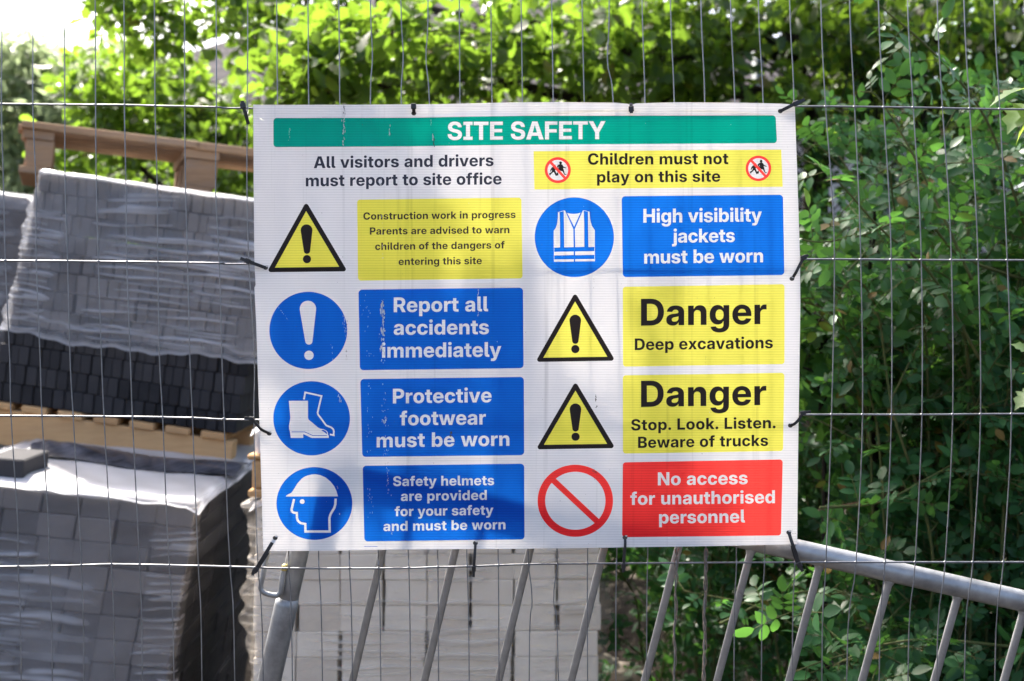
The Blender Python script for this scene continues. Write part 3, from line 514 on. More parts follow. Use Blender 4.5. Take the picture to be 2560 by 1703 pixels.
# mandatory discs
reg("mandatory_disc:jacket", BLU, [ell(1435.8, 593.4, 99, 99.6, 96)])
K = "mandatory_disc:jacket/vest_symbol"
for p in ([(410, 303), (440, 300), (447, 500), (450, 960), (332, 965), (330, 650), (365, 605), (390, 540), (402, 480), (408, 400)],
          [(517, 275), (540, 270), (697, 618), (703, 955), (527, 960), (523, 600)],
          [(583, 318), (640, 332), (710, 337), (775, 330), (830, 315), (712, 577)],
          [(877, 268), (890, 270), (900, 500), (902, 952), (732, 955), (724, 618)],
          [(970, 290), (998, 293), (1008, 420), (1022, 490), (1045, 560), (1098, 640), (1097, 952), (980, 955), (972, 500)],
          [(335, 1045), (705, 1038), (705, 1103), (335, 1110)], [(732, 1037), (1097, 1030), (1097, 1100), (732, 1105)],
          [(335, 1187), (708, 1183), (708, 1225), (337, 1230)], [(732, 1182), (1100, 1178), (1100, 1220), (732, 1223)]):
    reg(K, WHITE, [crop(p, 7.4667, 1340, 490)])
for p in ([(438, 300), (519, 276)], [(888, 270), (972, 292)], [(337, 963), (338, 1190)], [(1094, 950), (1095, 1182)]):
    for q in stroke(crop(p, 7.4667, 1340, 490), 0.8): reg(K, WHITE, [q])
reg("mandatory_disc:report", BLU, [ell(770.7, 826.2, 97.2, 96.5, 96)])
reg("mandatory_disc:report/exclamation_mark", WHITE, [excl(769.8, 752, 41, 861.9, 18, 2.4)])
reg("mandatory_disc:report/exclamation_mark", WHITE, [ell(772.4, 888.6, 11.7, 11.7, 40)])
reg("mandatory_disc:boots", BLU, [ell(779, 1046, 95.8, 92.7, 96)])
K = "mandatory_disc:boots/boot_symbol"
c3 = lambda p: crop(p, 7.838, 680, 950)
reg(K, WHITE, [c3([(330, 410), (705, 408), (705, 745), (718, 778), (900, 930), (950, 955), (1010, 965), (1060, 990), (1090, 1025), (1100, 1080), (1112, 1095),
                   (1112, 1138), (780, 1138), (740, 1122), (612, 1060), (612, 1137), (368, 1137), (350, 1010), (335, 960), (333, 900), (345, 840), (360, 745)])])
for q in stroke(c3([(385, 1018), (640, 1018), (800, 1090), (1075, 1092)]), 1.6): reg("mandatory_disc:boots", BLU, [q])
reg("mandatory_disc:boots", BLU, [c3([(970, 985), (1010, 979), (1050, 998), (1080, 1035), (1085, 1055), (1065, 1056), (1030, 1025), (975, 997)])])
for q in stroke(c3([(625, 383), (650, 245), (970, 315), (893, 640), (900, 675), (1060, 890), (1160, 932), (1200, 965), (1212, 1010), (1204, 1088)]), 4.2): reg(K, WHITE, [q])
reg(K, WHITE, [c3([(1137, 1052), (1232, 1075), (1226, 1106), (1135, 1084)])])
reg("mandatory_disc:helmet", BLU, [ell(786, 1259, 94.8, 91, 96)])
K = "mandatory_disc:helmet/helmet_symbol"
c4_ = lambda p: crop(p, 7.838, 680, 1160)
reg(K, WHITE, [c4_([(273, 641), (280, 620), (320, 595), (380, 565), (420, 510), (500, 380), (580, 290), (630, 255), (690, 228), (780, 207), (850, 203), (950, 220),
                    (1050, 265), (1150, 350), (1220, 440), (1262, 530), (1292, 636)])])
for q in stroke(c4_([(432, 688), (385, 885), (386, 915), (402, 942), (440, 958), (487, 962), (489, 1060), (508, 1115), (560, 1160), (652, 1178), (656, 1325), (1130, 1325), (1125, 1060), (1150, 980), (1222, 860), (1242, 790), (1247, 680)]), 5.8): reg(K, WHITE, [q])
reg(K, WHITE, [ell(*c4_([(592, 737)])[0], 6, 6, 32)])
# maker's line at the bottom edge, too small to read
for k in range(11): reg("board", BLU, [[(911 + k * 3, 1365.6), (913.2 + k * 3, 1365.6), (913.2 + k * 3, 1367.2), (911 + k * 3, 1367.2)]])
# scuffs, flakes, dirt and painted-in tie holes
def flake(cx, cy_, w, h, mat):
    n = 7
    reg("board", mat, [[(cx + w / 2 * math.cos(2 * math.pi * k / n) * random.uniform(0.5, 1.1), cy_ + h / 2 * math.sin(2 * math.pi * k / n) * random.uniform(0.6, 1.1)) for k in range(n)]])
def streak(x0, y0, x1, y1, n, spread, w, h, mat):
    for _ in range(n):
        s = random.random()
        flake(x0 + (x1 - x0) * s + random.gauss(0, spread), y0 + (y1 - y0) * s, random.uniform(0.4, 1) * w, random.uniform(0.4, 1.2) * h, mat)
streak(860, 263, 858, 366, 46, 2.0, 2.6, 9, "scuff"); streak(862, 262, 860, 285, 9, 2.0, 2, 6, "dirt_and_holes")
streak(725, 320, 720, 366, 9, 0.8, 1.2, 7, "scuff"); streak(975, 312, 974, 338, 9, 0.8, 2.4, 8, "scuff")
streak(1078, 298, 1077, 320, 5, 0.5, 1.2, 5, "scuff"); streak(1083, 336, 1083, 350, 5, 1.2, 4, 9, "scuff"); streak(1084, 348, 1085, 368, 9, 0.8, 2.6, 8, "dirt_and_holes")
streak(952, 445, 951, 472, 8, 1.2, 2, 7, "scuff"); streak(949, 408, 950, 418, 4, 1.2, 2, 4, "scuff")
streak(955, 538, 957, 650, 12, 1.5, 2, 5, "scuff")
streak(956, 726, 957, 920, 26, 3.5, 1.8, 5, "scuff"); streak(955, 755, 956, 850, 34, 2.6, 5, 13, "scuff"); streak(955, 862, 957, 885, 10, 3.0, 5, 10, "scuff")
streak(914, 730, 924, 900, 22, 8, 1.2, 4, "scuff"); streak(1196, 720, 1195, 800, 14, 1.0, 1.8, 7, "scuff")
streak(858, 790, 866, 850, 14, 2.5, 1.6, 8, "scuff"); streak(829, 862, 832, 900, 6, 1.0, 1.2, 6, "scuff"); streak(865, 877, 866, 900, 6, 2.0, 3.5, 8, "scuff")
streak(867, 802, 867, 812, 3, 1, 2.5, 5, "dirt_and_holes"); streak(866, 874, 866, 880, 3, 1, 2, 4, "dirt_and_holes")
streak(957, 950, 964, 1140, 26, 3.5, 1.8, 5, "scuff"); streak(961, 1043, 963, 1058, 9, 2.5, 5, 8, "scuff"); streak(925, 955, 922, 1130, 16, 4, 1.5, 6, "scuff")
streak(966, 1150, 973, 1240, 22, 2.2, 1.6, 6, "scuff"); streak(924, 1220, 932, 1300, 14, 4, 1.2, 5, "scuff"); streak(978, 1325, 980, 1350, 6, 1.5, 2, 6, "scuff")
streak(846, 985, 852, 1005, 8, 1.5, 2.5, 9, "scuff"); streak(842, 1210, 844, 1222, 4, 0.8, 1.2, 5, "scuff"); streak(849, 1280, 850, 1292, 3, 1, 2.5, 6, "scuff")
streak(1128, 1080, 1130, 1090, 6, 2, 6, 8, "dirt_and_holes"); streak(1489, 985, 1490, 1002, 7, 1.5, 3.5, 7, "dirt_and_holes"); streak(1490, 1015, 1492, 1022, 4, 1.5, 3, 4, "dirt_and_holes")
streak(1486, 1173, 1488, 1182, 7, 2.5, 3.5, 5, "dirt_and_holes"); streak(1487, 1184, 1487, 1200, 4, 1.0, 1, 3, "dirt_and_holes")
streak(1659, 660, 1660, 672, 4, 0.6, 1, 5, "dirt_and_holes"); streak(1765, 886, 1763, 915, 4, 0.6, 1, 5, "dirt_and_holes"); streak(1484, 690, 1485, 720, 5, 0.6, 1, 4, "dirt_and_holes")
streak(690, 760, 722, 803, 26, 0.5, 1.6, 2.2, "scuff")
for _ in range(120): flake(random.uniform(640, 1990), random.uniform(265, 1365), random.uniform(0.8, 2.0), random.uniform(0.8, 3.0), "dirt_and_holes" if random.random() < 0.6 else "scuff")
streak(1975, 1322, 1992, 1338, 8, 4, 1.5, 3, "dirt_and_holes")
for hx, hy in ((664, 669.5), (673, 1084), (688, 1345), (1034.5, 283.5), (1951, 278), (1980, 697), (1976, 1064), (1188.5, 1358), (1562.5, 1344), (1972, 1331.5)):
    reg("board", "dirt_and_holes", [ell(hx, hy, 6.2, 5.4, 18)])  # dark ellipse painted in as the shaded tie hole
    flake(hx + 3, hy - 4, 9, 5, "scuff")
HOLE = crop([(1400, 965), (1460, 985), (1500, 998), (1545, 1040), (1520, 1062), (1470, 1040), (1430, 1012)], 13.07, 540, 220)

def winding(px, py, cs):
    w = np.zeros(len(px), dtype=int)
    for c in cs:
        x0, y0 = c[:, 0], c[:, 1]; x1, y1 = np.roll(x0, -1), np.roll(y0, -1)
        for a, b, c_, d in zip(x0, y0, x1, y1):
            up = (b <= py) & (d > py); dn = (b > py) & (d <= py)
            cr = (c_ - a) * (py - b) - (px - a) * (d - b)
            w += (up & (cr > 0)); w -= (dn & (cr < 0))
    return w

def build_sign():
    verts, edges = [], []
    def ring(c):
        n = len(verts)
        for p in c: verts.append(Vector((float(p[0]), float(p[1]))))
        for i in range(len(c)): edges.append((n + i, n + (i + 1) % len(c)))
    for key, mat, cs, bb in regions:
        for c in cs: ring(c)
    ring(HOLE)
    O = [np.array(OUT, float)]
    gx, gy = np.meshgrid(np.arange(650, 2000, 45.0), np.arange(275, 1375, 45.0))
    gx, gy = gx.ravel(), gy.ravel()
    ok = winding(gx, gy, O) != 0
    for x, y in zip(gx[ok], gy[ok]): verts.append(Vector((x + 0.37, y + 0.21)))
    vo, eo, fo, *_ = delaunay_2d_cdt(verts, edges, [], 0, 0.004, False)
    vo = np.array([tuple(v) for v in vo]); F = np.array([tuple(f) for f in fo])
    cen = vo[F].mean(axis=1)
    lab = np.full(len(F), -1)
    for i, (key, mat, cs, bb) in enumerate(regions):
        s = np.where((cen[:, 0] >= bb[0]) & (cen[:, 0] <= bb[2]) & (cen[:, 1] >= bb[1]) & (cen[:, 1] <= bb[3]))[0]
        if len(s): lab[s[winding(cen[s, 0], cen[s, 1], cs) != 0]] = i
    lab[winding(cen[:, 0], cen[:, 1], [np.array(HOLE)]) != 0] = -1
    rt = root("site_safety_sign", P(1315, 1375, CAM_D + SIGN_Y), "large white site safety sign of panels and pictograms tied to the mesh fence", "sign")
    W3 = np.array([tuple(sp(x, y)) for x, y in vo])
    groups = {}
    for f, l in zip(F, lab):
        if l >= 0: groups.setdefault(regions[l][0], []).append((f, regions[l][1]))
    LBL = {"warning_triangle:1": "yellow warning triangle beside the construction work panel", "warning_triangle:2": "yellow warning triangle beside the deep excavations panel",
           "warning_triangle:3": "yellow warning triangle beside the trucks panel", "header_panel": "green header bar reading SITE SAFETY",
           "text_panel:construction": "yellow panel on construction work in progress", "text_panel:children": "yellow strip saying children must not play on this site",
           "text_panel:jackets": "blue panel on high visibility jackets", "text_panel:accidents": "blue panel on reporting all accidents",
           "text_panel:footwear": "blue panel on protective footwear", "text_panel:helmets": "blue panel on safety helmets",
           "text_panel:excavations": "yellow danger panel on deep excavations", "text_panel:trucks": "yellow danger panel on trucks", "text_panel:access": "red no access panel",
           "prohibition_ring": "large red ring with a slash", "mandatory_disc:jacket": "blue disc with white vest", "mandatory_disc:report": "blue disc with white exclamation mark",
           "mandatory_disc:boots": "blue disc with white boots", "mandatory_disc:helmet": "blue disc with white helmeted head", "visitor_notice": "dark lettering on white telling visitors to report to the site office",
           "prohibition_disc:left": "small red ring over running children, left end of the strip", "prohibition_disc:right": "small red ring over running children, right end of the strip"}
    made = {}
    for key in sorted(groups, key=lambda k: k.count("/")):
        items = groups[key]
        idx = np.array([f for f, _ in items]); used, inv = np.unique(idx, return_inverse=True)
        mats = []; mi = []
        for _, m in items:
            if m not in mats: mats.append(m)
            mi.append(mats.index(m))
        V = W3[used]; FF = inv.reshape(-1, 3)
        # front faces look towards -y
        a, b, c = V[FF[:, 0]], V[FF[:, 1]], V[FF[:, 2]]
        flip = np.cross(b - a, c - a)[:, 1] > 0
        FF[flip] = FF[flip][:, ::-1]
        ml = [SM[m] if m in SM else M[m] for m in mats]
        if key == "board":
            V = V.tolist(); FF = FF.tolist(); n = len(mats)
            ml += [SM[WHITE], M["back"]]
            ol = []
            for i in range(len(OUT)):
                (x0, y0), (x1, y1) = OUT[i], OUT[(i + 1) % len(OUT)]
                for k in range(6): ol.append((x0 + (x1 - x0) * k / 6, y0 + (y1 - y0) * k / 6))
            m0 = len(V)
            for x, y in ol: V.append(tuple(sp(x, y))); V.append(tuple(sp(x, y, 0.004)))
            for i in range(len(ol)):
                j = (i + 1) % len(ol)
                FF.append([m0 + 2 * i, m0 + 2 * j, m0 + 2 * j + 1, m0 + 2 * i + 1]); mi.append(n)
            cb = len(V); V.append(tuple(sp(1315, 815, 0.004)))
            for i in range(len(ol)):
                FF.append([m0 + 2 * i + 1, m0 + 2 * ((i + 1) % len(ol)) + 1, cb]); mi.append(n + 1)
        elif not isinstance(FF, np.ndarray): FF = FF
        par = made[key.split("/")[0]] if "/" in key else rt
        name = key.split("/")[-1].split(":")[0]
        org = tuple(rt.location)
        o = mk(name, np.array(V), FF, ml, par, mi, False, org)
        made[key] = o
        if key in LBL: o["label"] = LBL[key]
build_sign()

# ---------------------------------------------------------------- ground
def build_ground():
    n = 120
    xs = np.concatenate([np.linspace(-400, -9, 14)[:-1], np.linspace(-9, 9, 90), np.linspace(9, 400, 14)[1:]])
    ys = np.concatenate([np.linspace(-60, -4, 8)[:-1], np.linspace(-4, 12, 90), np.linspace(12, 600, 18)[1:]])
    X, Y = np.meshgrid(xs, ys)
    near = np.exp(-((X / 9) ** 2 + ((Y - 3) / 9) ** 2))
    Z = near * (0.035 * np.sin(X * 3.1 + Y * 1.7) + 0.03 * np.sin(X * 7.3 - Y * 5.2) + 0.02 * rng.normal(size=X.shape)) 
    Z += 0.34 * np.exp(-(((X - 0.75) / 0.9) ** 2 + ((Y - 3.6) / 0.75) ** 2))      # low heap of soil behind the pale blocks
    V = np.column_stack([X.ravel(), Y.ravel(), Z.ravel() - 0.02])
    nx, ny = len(xs), len(ys)
    i = np.arange(ny - 1)[:, None] * nx + np.arange(nx - 1)[None, :]
    F = np.stack([i, i + 1, i + nx + 1, i + nx], axis=-1).reshape(-1, 4)
    t = NT("bare_soil")
    n1 = t.noise(t.coord(kind="Position"), 3, 8, 0.65); n2 = t.noise(t.coord(kind="Position"), 45, 5, 0.7)
    col = t.ramp(t.math('MULTIPLY_ADD', n2, 0.4, t.math('MULTIPLY', n1, 0.6)), [(0.32, (0.02, 0.016, 0.012)), (0.58, (0.06, 0.048, 0.037)), (0.8, (0.20, 0.17, 0.14))])
    m = t.done(t.pr(col, 0.95, 0, 0.15, t.bump(t.math('MULTIPLY_ADD', n2, 0.6, n1), 0.9, 0.05)))
    o = mk("ground", V, F, m, None, None, True, (0, 0, 0))
    tag(o, kind="structure")
build_ground()

# ---------------------------------------------------------------- wire mesh fence panel
YS = [0, 262, 470, 655, 900, 1042, 1300, 1415, 1703]
LEFT = [[4.5, 3.6, 9, 13.4, 24.5, 27.7, 44, 45.6, 53], [82, 82, 90, 91, 100.5, 105, 120.5, 123.5, 131], [160, 162, 163, 169, 175.4, 183, 198, 203, 210],
        [238, 239, 241, 246, 254, 260, 274, 278.5, 286.5], [310, 311, 315, 317, 326, 331, 343.5, 349, 356], [386, 387.6, 393, 394.5, 399, 406.6, 417, 423, 435],
        [461, 461.6, 464, 469, 475, 481, 491, 495.7, 505], [540, 541, 539, 548, 555, 560, 569, 575, 587], [619, 618, 617.5, 622, 636, 634.6, 641, 645, 658]]
TOP = [[691.6, 694], [769.7, 772], [847, 849.5], [926, 926], [1002, 1003], [1070, 1073.5], [1148, 1150], [1227, 1230], [1302.6, 1306], [1379, 1383], [1455, 1460.5],
       [1523, 1533], [1605, 1612.5], [1676, 1685.7], [1752, 1762], [1826, 1837], [1895.7, 1908], [1974, 1985]]
BOT = [[721, 721.7, 731], [796.5, 797, 806], [873, 873.7, 881], [945.5, 946, 952], [1020.6, 1022, 1026], [1094, 1094.7, 1096.5], [1167, 1167.5, 1173], [1245, 1246, 1247.4],
       [1320.4, 1321, 1323], [1392, 1394, 1396], [1469, 1468.4, 1469], [1542, 1541, 1539.7], [1619.5, 1618.4, 1616.7], [1690.7, 1692, 1686], [1765, 1765.4, 1760],
       [1840.8, 1841, 1835], [1912, 1911, 1903.6], [1988, 1987, 1981]]
MIDB = {3: (140, 931), 4: (143, 1008), 5: (146, 1065), 11: (153, 1518.6)}
LOWB = {8: (1503, 1330), 9: (1500, 1384)}
RIGHT_Y = [0, 266, 600, 1036, 1406, 1703]
RIGHT = [[2052, 2064, 2085.6, 2079, 2065, 2054.7], [2124, 2136.5, 2150.7, 2156.5, 2140, 2116.6], [2196, 2209, 2227, 2228.7, 2212.5, 2198], [2269, 2283, 2302, 2305, 2288, 2270],
         [2343, 2356, 2377, 2382, 2363, 2341.7], [2410, 2424, 2443.5, 2451.6, 2432, 2411], [2485.5, 2499, 2516, 2528.7, 2508.5, 2487]]
def wire_lines():
    out = []
    for r in LEFT: out.append(list(zip(r, YS)))
    for i, (a, b) in enumerate(zip(TOP, BOT)):
        l = [(a[0], 0)]
        if i in MIDB: l.append(MIDB[i][::-1])
        l += [(a[1], 258), ((a[1] * 2 + b[0]) / 3 + 4 * math.sin(i * 2.1), 640), ((a[1] + b[0] * 2) / 3 + 4 * math.sin(i * 1.3), 1030), (b[0], 1375), (b[1], 1415)]
        if i in LOWB: l.append(LOWB[i][::-1])
        l.append((b[2], 1703))
        out.append(l)
    for r in RIGHT: out.append(list(zip(r, RIGHT_Y)))
    # the panel carries on beyond the picture
    a = [(x - 77, y) for x, y in out[0]]; b = [(x + 75, y) for x, y in out[-1]]
    ex = []
    for k in range(1, 7): ex.append([(x - 77 * (k - 1), y) for x, y in a])
    for k in range(1, 8): ex.append([(x + 75 * (k - 1), y) for x, y in b])
    return out + ex
ZTOP, ZBOT = -560, 3000
HZ = [[(-620, 255), (0, 260.5), (160, 261.8), (310, 263), (390, 265), (541, 268), (632, 271), (1300, 268), (1985, 266), (2280, 269), (2540, 273.6), (3110, 276)],
      [(-620, 650), (0, 652), (246, 654), (540, 658), (622, 660.5), (1300, 655), (2000, 648.5), (2280, 650), (2560, 651), (3110, 652)],
      [(-620, 1036), (0, 1040), (260, 1041.5), (480, 1045), (640, 1050), (1300, 1044), (2000, 1037), (2300, 1037), (2560, 1035), (3110, 1035)],
      [(-620, 1420), (0, 1417), (200, 1413.5), (272, 1411), (423, 1413.5), (575, 1417), (645, 1419), (720, 1421), (1000, 1421), (1090, 1418), (1167, 1416.5), (1320, 1411), (1500, 1409), (1950, 1406), (2560, 1405.5), (3110, 1404)]]
def build_fence():
    rt = root("mesh_fence_panel", (0, 0, 0), "galvanised wire mesh fence panel with slightly bent wires carrying the sign", "fence")
    LINES = wire_lines()
    for l in LINES:
        l = [(l[0][0] - 8, ZTOP)] + l + [(l[-1][0] + 5, ZBOT)]
        pts = smooth_line([P(x, y, CAM_D) for x, y in l], 5)
        mb = MB(); mb.tube(pts, 0.00088, 7)
        mb.build("vertical_wire", M["steel"], rt, True, pts[-1])
    rows = HZ + [[(x, y - 390) for x, y in HZ[0]], [(x, 1800 + 0 * y) for x, y in HZ[3]], [(x, 2190) for x, _ in HZ[3]], [(x, 2580) for x, _ in HZ[3]]]
    for l in rows:
        mb = MB(); mb.tube(smooth_line([P(x, y, CAM_D + 0.0026) for x, y in l], 4), 0.00145, 8)
        xs_ = [q[0] for q in l]; ys_ = [q[1] for q in l]
        for wl in LINES:                                                 # weld spots where the wires cross
            wy = [q[1] for q in wl]; wx = [q[0] for q in wl]
            yy = float(np.interp(wx[len(wx) // 2], xs_, ys_)); xx = float(np.interp(yy, wy, wx)); yy = float(np.interp(xx, xs_, ys_))
            c = P(xx, yy, CAM_D + 0.0012)
            mb.tube([c + Vector((dx, 0, 0)) for dx in (-0.0026, -0.0012, 0.0012, 0.0026)], [0.0008, 0.0021, 0.0021, 0.0008], 8)
        mb.build("horizontal_wire", M["steel"], rt, True, P(l[0][0], l[0][1], CAM_D))
    for x in (-620, 3110):
        mb = MB(); mb.tube([P(x, ZTOP, CAM_D + 0.02), P(x, 3140, CAM_D + 0.02)], 0.019, 14)
        mb.build("post", M["tube"], rt, True, P(x, 3140, CAM_D + 0.02))
    for y in (ZTOP, ZBOT):
        mb = MB(); mb.tube([P(-620, y, CAM_D + 0.02), P(3110, y, CAM_D + 0.02)], 0.014, 12)
        mb.build("rail", M["tube"], rt, True, P(-620, y, CAM_D + 0.02))
build_fence()

# ---------------------------------------------------------------- cable ties
def tie(label, strap, head, tail, w=8.0, loose=None, back=True):
    """strap: pixel poly-line from the hole in the sign to the head; tail end pixel"""
    yb = -0.0155
    base = P(*strap[0], CAM_D + yb)
    rt = root("cable_tie", base, label, "cable tie", "black cable ties holding the sign to the fence")
    def band(mb, pts, ys, ww):
        q = smooth_line([P(x, y, CAM_D + z) for (x, y), z in zip(pts, ys)], 4)
        n = len(q); V = []
        for i, p in enumerate(q):
            t = (q[min(i + 1, n - 1)] - q[max(i - 1, 0)]).normalized()
            s = t.cross(Vector((0, -1, 0)))
            s = s.normalized() if s.length > 0.05 else Vector((1, 0, 0))
            nn = s.cross(t)
            for a, b in ((-1, -1), (1, -1), (1, 1), (-1, 1)):
                V.append(p + s * a * ww / 2 + nn * b * 0.0006)
        F = [(i * 4 + k, i * 4 + (k + 1) % 4, i * 4 + 4 + (k + 1) % 4, i * 4 + 4 + k) for i in range(n - 1) for k in range(4)]
        F += [(3, 2, 1, 0), tuple(4 * (n - 1) + k for k in range(4))]
        mb.add(V, F)
    W = w / PPM
    pts = list(strap) + [head]
    ys = [-0.0125] + [yb] * (len(pts) - 1)
    mb = MB(); band(mb, pts, ys, W)
    if back:
        h0, h1 = pts[0], pts[-1]
        band(mb, [h1, ((h0[0] * 0.3 + h1[0] * 0.7), (h0[1] * 0.3 + h1[1] * 0.7)), h0], [0.001, 0.0056, 0.0045], W)
    if loose: band(mb, loose, [yb + 0.0012] * len(loose), W * 0.9)
    mb.build("strap", M["tie"], rt)
    hp = P(*head, CAM_D + yb); tp = P(*tail, CAM_D + yb)
    d = (tp - hp).normalized(); s = d.cross(Vector((0, -1, 0))).normalized(); n = s.cross(d)
    mb = MB(); L, Wd, T = 14 / PPM, w * 1.6 / PPM, 0.0050
    mb.box(hp - d * L / 2 - s * Wd / 2 - n * T / 2, d * L, s * Wd, n * T, 0, 0.0008)
    mb.build("ratchet_head", M["tie"], rt)
    mb = MB(); band(mb, [head, tail], [yb - 0.0016] * 2, W)
    mb.build("tail", M["tie"], rt)
tie("loose black cable tie on the wire by the sign's torn top left corner", [(621, 311), (612, 278)], (607.5, 264), (605.5, 252.5), 8.5, back=False)
tie("black cable tie level with the upper warning triangle on the left edge of the sign", [(664, 669.5), (640, 661)], (619, 653), (601, 646), 8)
tie("thin knotted black cable tie beside the boots disc at the sign's left edge", [(673, 1084), (652, 1073), (639, 1058)], (629, 1047), (611, 1045), 6.5)
tie("long black cable tie slanting down from the bottom left corner of the sign", [(688, 1345), (664, 1384)], (639, 1425), (630, 1437), 8.5, [(670, 1381), (645, 1420)])
tie("short black cable tie over the sign's top edge, above the heading's left end", [(1034.5, 283), (1034.3, 274)], (1034, 266), (1034, 259), 8)
tie("short black cable tie in a notch of the top edge, above the children strip", [(1577.5, 258), (1577.7, 265)], (1578, 272.5), (1578.6, 283), 8)
tie("black cable tie sticking out at the top right corner of the sign", [(1951, 278), (1972, 267.5)], (1990, 258.5), (2012, 249), 8)
tie("black cable tie beside the high visibility panel on the right edge of the sign", [(1980, 697), (1989, 683), (1999, 663)], (2009, 644), (2021, 638), 7)
tie("curved black cable tie beside the trucks panel on the right edge of the sign", [(1976, 1064), (1986, 1060), (1997, 1049)], (2007, 1033), (2027, 1029), 6.5)
tie("vertical black cable tie hanging below the safety helmets panel", [(1188.5, 1358), (1187, 1390)], (1184.5, 1422), (1184, 1443), 6.5)
tie("black cable tie under the lower left corner of the red no access panel", [(1562.5, 1344), (1563, 1362), (1561, 1390)], (1558.5, 1416), (1558, 1431), 6.5)
tie("looped black cable tie at the sign's bottom right corner over the rail", [(1972, 1331.5), (1981, 1360), (1989, 1381), (1994, 1399)], (1998, 1412), (2007, 1429), 8, [(1979.7, 1364), (1987, 1391), (1995, 1410)])

# ---------------------------------------------------------------- dead bindweed twisted round two wires
for x0, x1, ph, lab in ((1692, 1686, 0.0, "dry brown vine stem twisted round a wire below the red no access panel"), (1765, 1760, 2.0, "thicker dry brown vine stem wound round the next wire to the right")):
    rt = None
    mb = MB()
    for s in range(3 if ph else 2):
        pts = []
        n = 90
        for k in range(n + 1):
            t = k / n
            py = 1372 + t * 700
            a = ph + s * 2.2 + t * 48 + 1.2 * math.sin(t * 9 + s)
            r = 0.0016 + 0.0012 * (0.5 + 0.5 * math.sin(t * 23 + s * 2))
            p = P(x0 + (x1 - x0) * t * 2.1, py, CAM_D)
            pts.append(p + Vector((math.cos(a) * r, math.sin(a) * r, 0)))
        mb.tube(pts, 0.0009, 5)
    m = M.setdefault("vine", plain_mat("dry_vine", (0.10, 0.075, 0.055), (0.30, 0.25, 0.20), 120, 0.9, 0.4))
    o = mb.build("dead_vine", m, None, True, P(x1, 2072, CAM_D))
    tag(o, lab, "vine", "dead vines on the fence wires")

# ---------------------------------------------------------------- tilted crowd barrier leaning on the fence
def build_barrier():
    tilt = R(12.7)
    Ux = Vector((math.cos(tilt), 0, -math.sin(tilt)))
    Dn = Vector((-math.sin(tilt + R(0.6)), 0.10, -math.cos(tilt + R(0.6)))).normalized()
    yb = 0.0245
    c0 = P(806, 1108, CAM_D + yb)
    rt = root("crowd_barrier", c0 + Dn * 1.25, "tilted galvanised crowd barrier of slim bars leaning behind the sign and fence", "barrier")
    L, H, r = 1.75, 0.72, 0.0162
    c = 0.05
    frame = []
    def arc(center_in, a, b, n=6):
        # rounded corner from a to b round corner point center_in
        for k in range(n + 1):
            t = k / n
            frame.append(a * (1 - t) ** 2 + center_in * 2 * t * (1 - t) + b * t * t)
    A, B, Cc, Dd = c0, c0 + Ux * L, c0 + Ux * L + Dn * H, c0 + Dn * H
    mb = MB()
    frame.append(c0 + Dn * 1.25)
    arc(A, A + Dn * c, A + Ux * c); arc(B, B - Ux * c, B + Dn * c)
    frame.append(Cc)
    mb.tube(frame, r, 20)
    mb.build("frame_tube", M["tube"], rt, True)
    mb = MB(); mb.tube([Dd + Ux * 0.01, Cc - Ux * 0.01], r * 0.9, 16); mb.build("bottom_rail", M["tube"], rt, True)
    # wider sleeve on the left post
    s0 = P(703, 1512, CAM_D + yb + 0.02)
    k = (s0 - c0).dot(Dn)
    mb = MB()
    mb.tube([c0 + Dn * (k - 0.012), c0 + Dn * k, c0 + Dn * (k + 0.45)], [r * 1.02, r * 1.11, r * 1.11], 20)
    mb.build("sleeve", M["tube"], rt, True)
    # bars
    tops = [(954, 1380), (1137, 1380), (1326.5, 1373), (1511, 1373), (1696.5, 1373), (1878, 1378), (2049, 1417), (2223, 1457), (2395.5, 1492), (2559, 1535)]
    tops += [(2726, 1575), (2890, 1612)]
    bar0 = None
    for px, py in tops:
        q = P(px, py, CAM_D + yb)
        # slide along the bar direction up to the rail
        u = (q - c0).dot(Ux) - (q - c0).dot(Dn) * Dn.dot(Ux)
        base = c0 + Ux * u
        if bar0 is None:
            m_ = MB(); m_.tube([base + Dn * 0.010, base + Dn * 0.0165, base + Dn * 0.019, base + Dn * 0.022, base + Dn * (H - 0.012)], [0.0078, 0.0080, 0.0068, 0.0058, 0.0058], 14)
            bar0 = m_.build("bar", M["tube"], rt, True, base)
        else:
            b = bar0.copy(); COL.objects.link(b); b.parent = rt; b.location = base - wloc(rt)
    # coupling hook with worn yellow tip
    hk = [(672, 1372), (664, 1400), (657, 1440), (652, 1466), (656, 1478), (668, 1485), (690, 1489), (697, 1486), (702, 1476), (706, 1445), (710, 1424)]
    mb = MB(); mb.tube(smooth_line([P(x, y, CAM_D + yb + 0.004) for x, y in hk], 4), 0.0040, 12)
    h = mb.build("hook", M["tube"], rt, True)
    mb = MB(); mb.tube([P(709.5, 1427, CAM_D + yb + 0.003), P(712, 1414, CAM_D + yb + 0.003), P(713, 1411, CAM_D + yb + 0.003)], [0.0043, 0.0043, 0.0026], 12)
    o = mb.build("hook_tip", M["brass"], h, True); o["label"] = "worn yellow tip"
build_barrier()

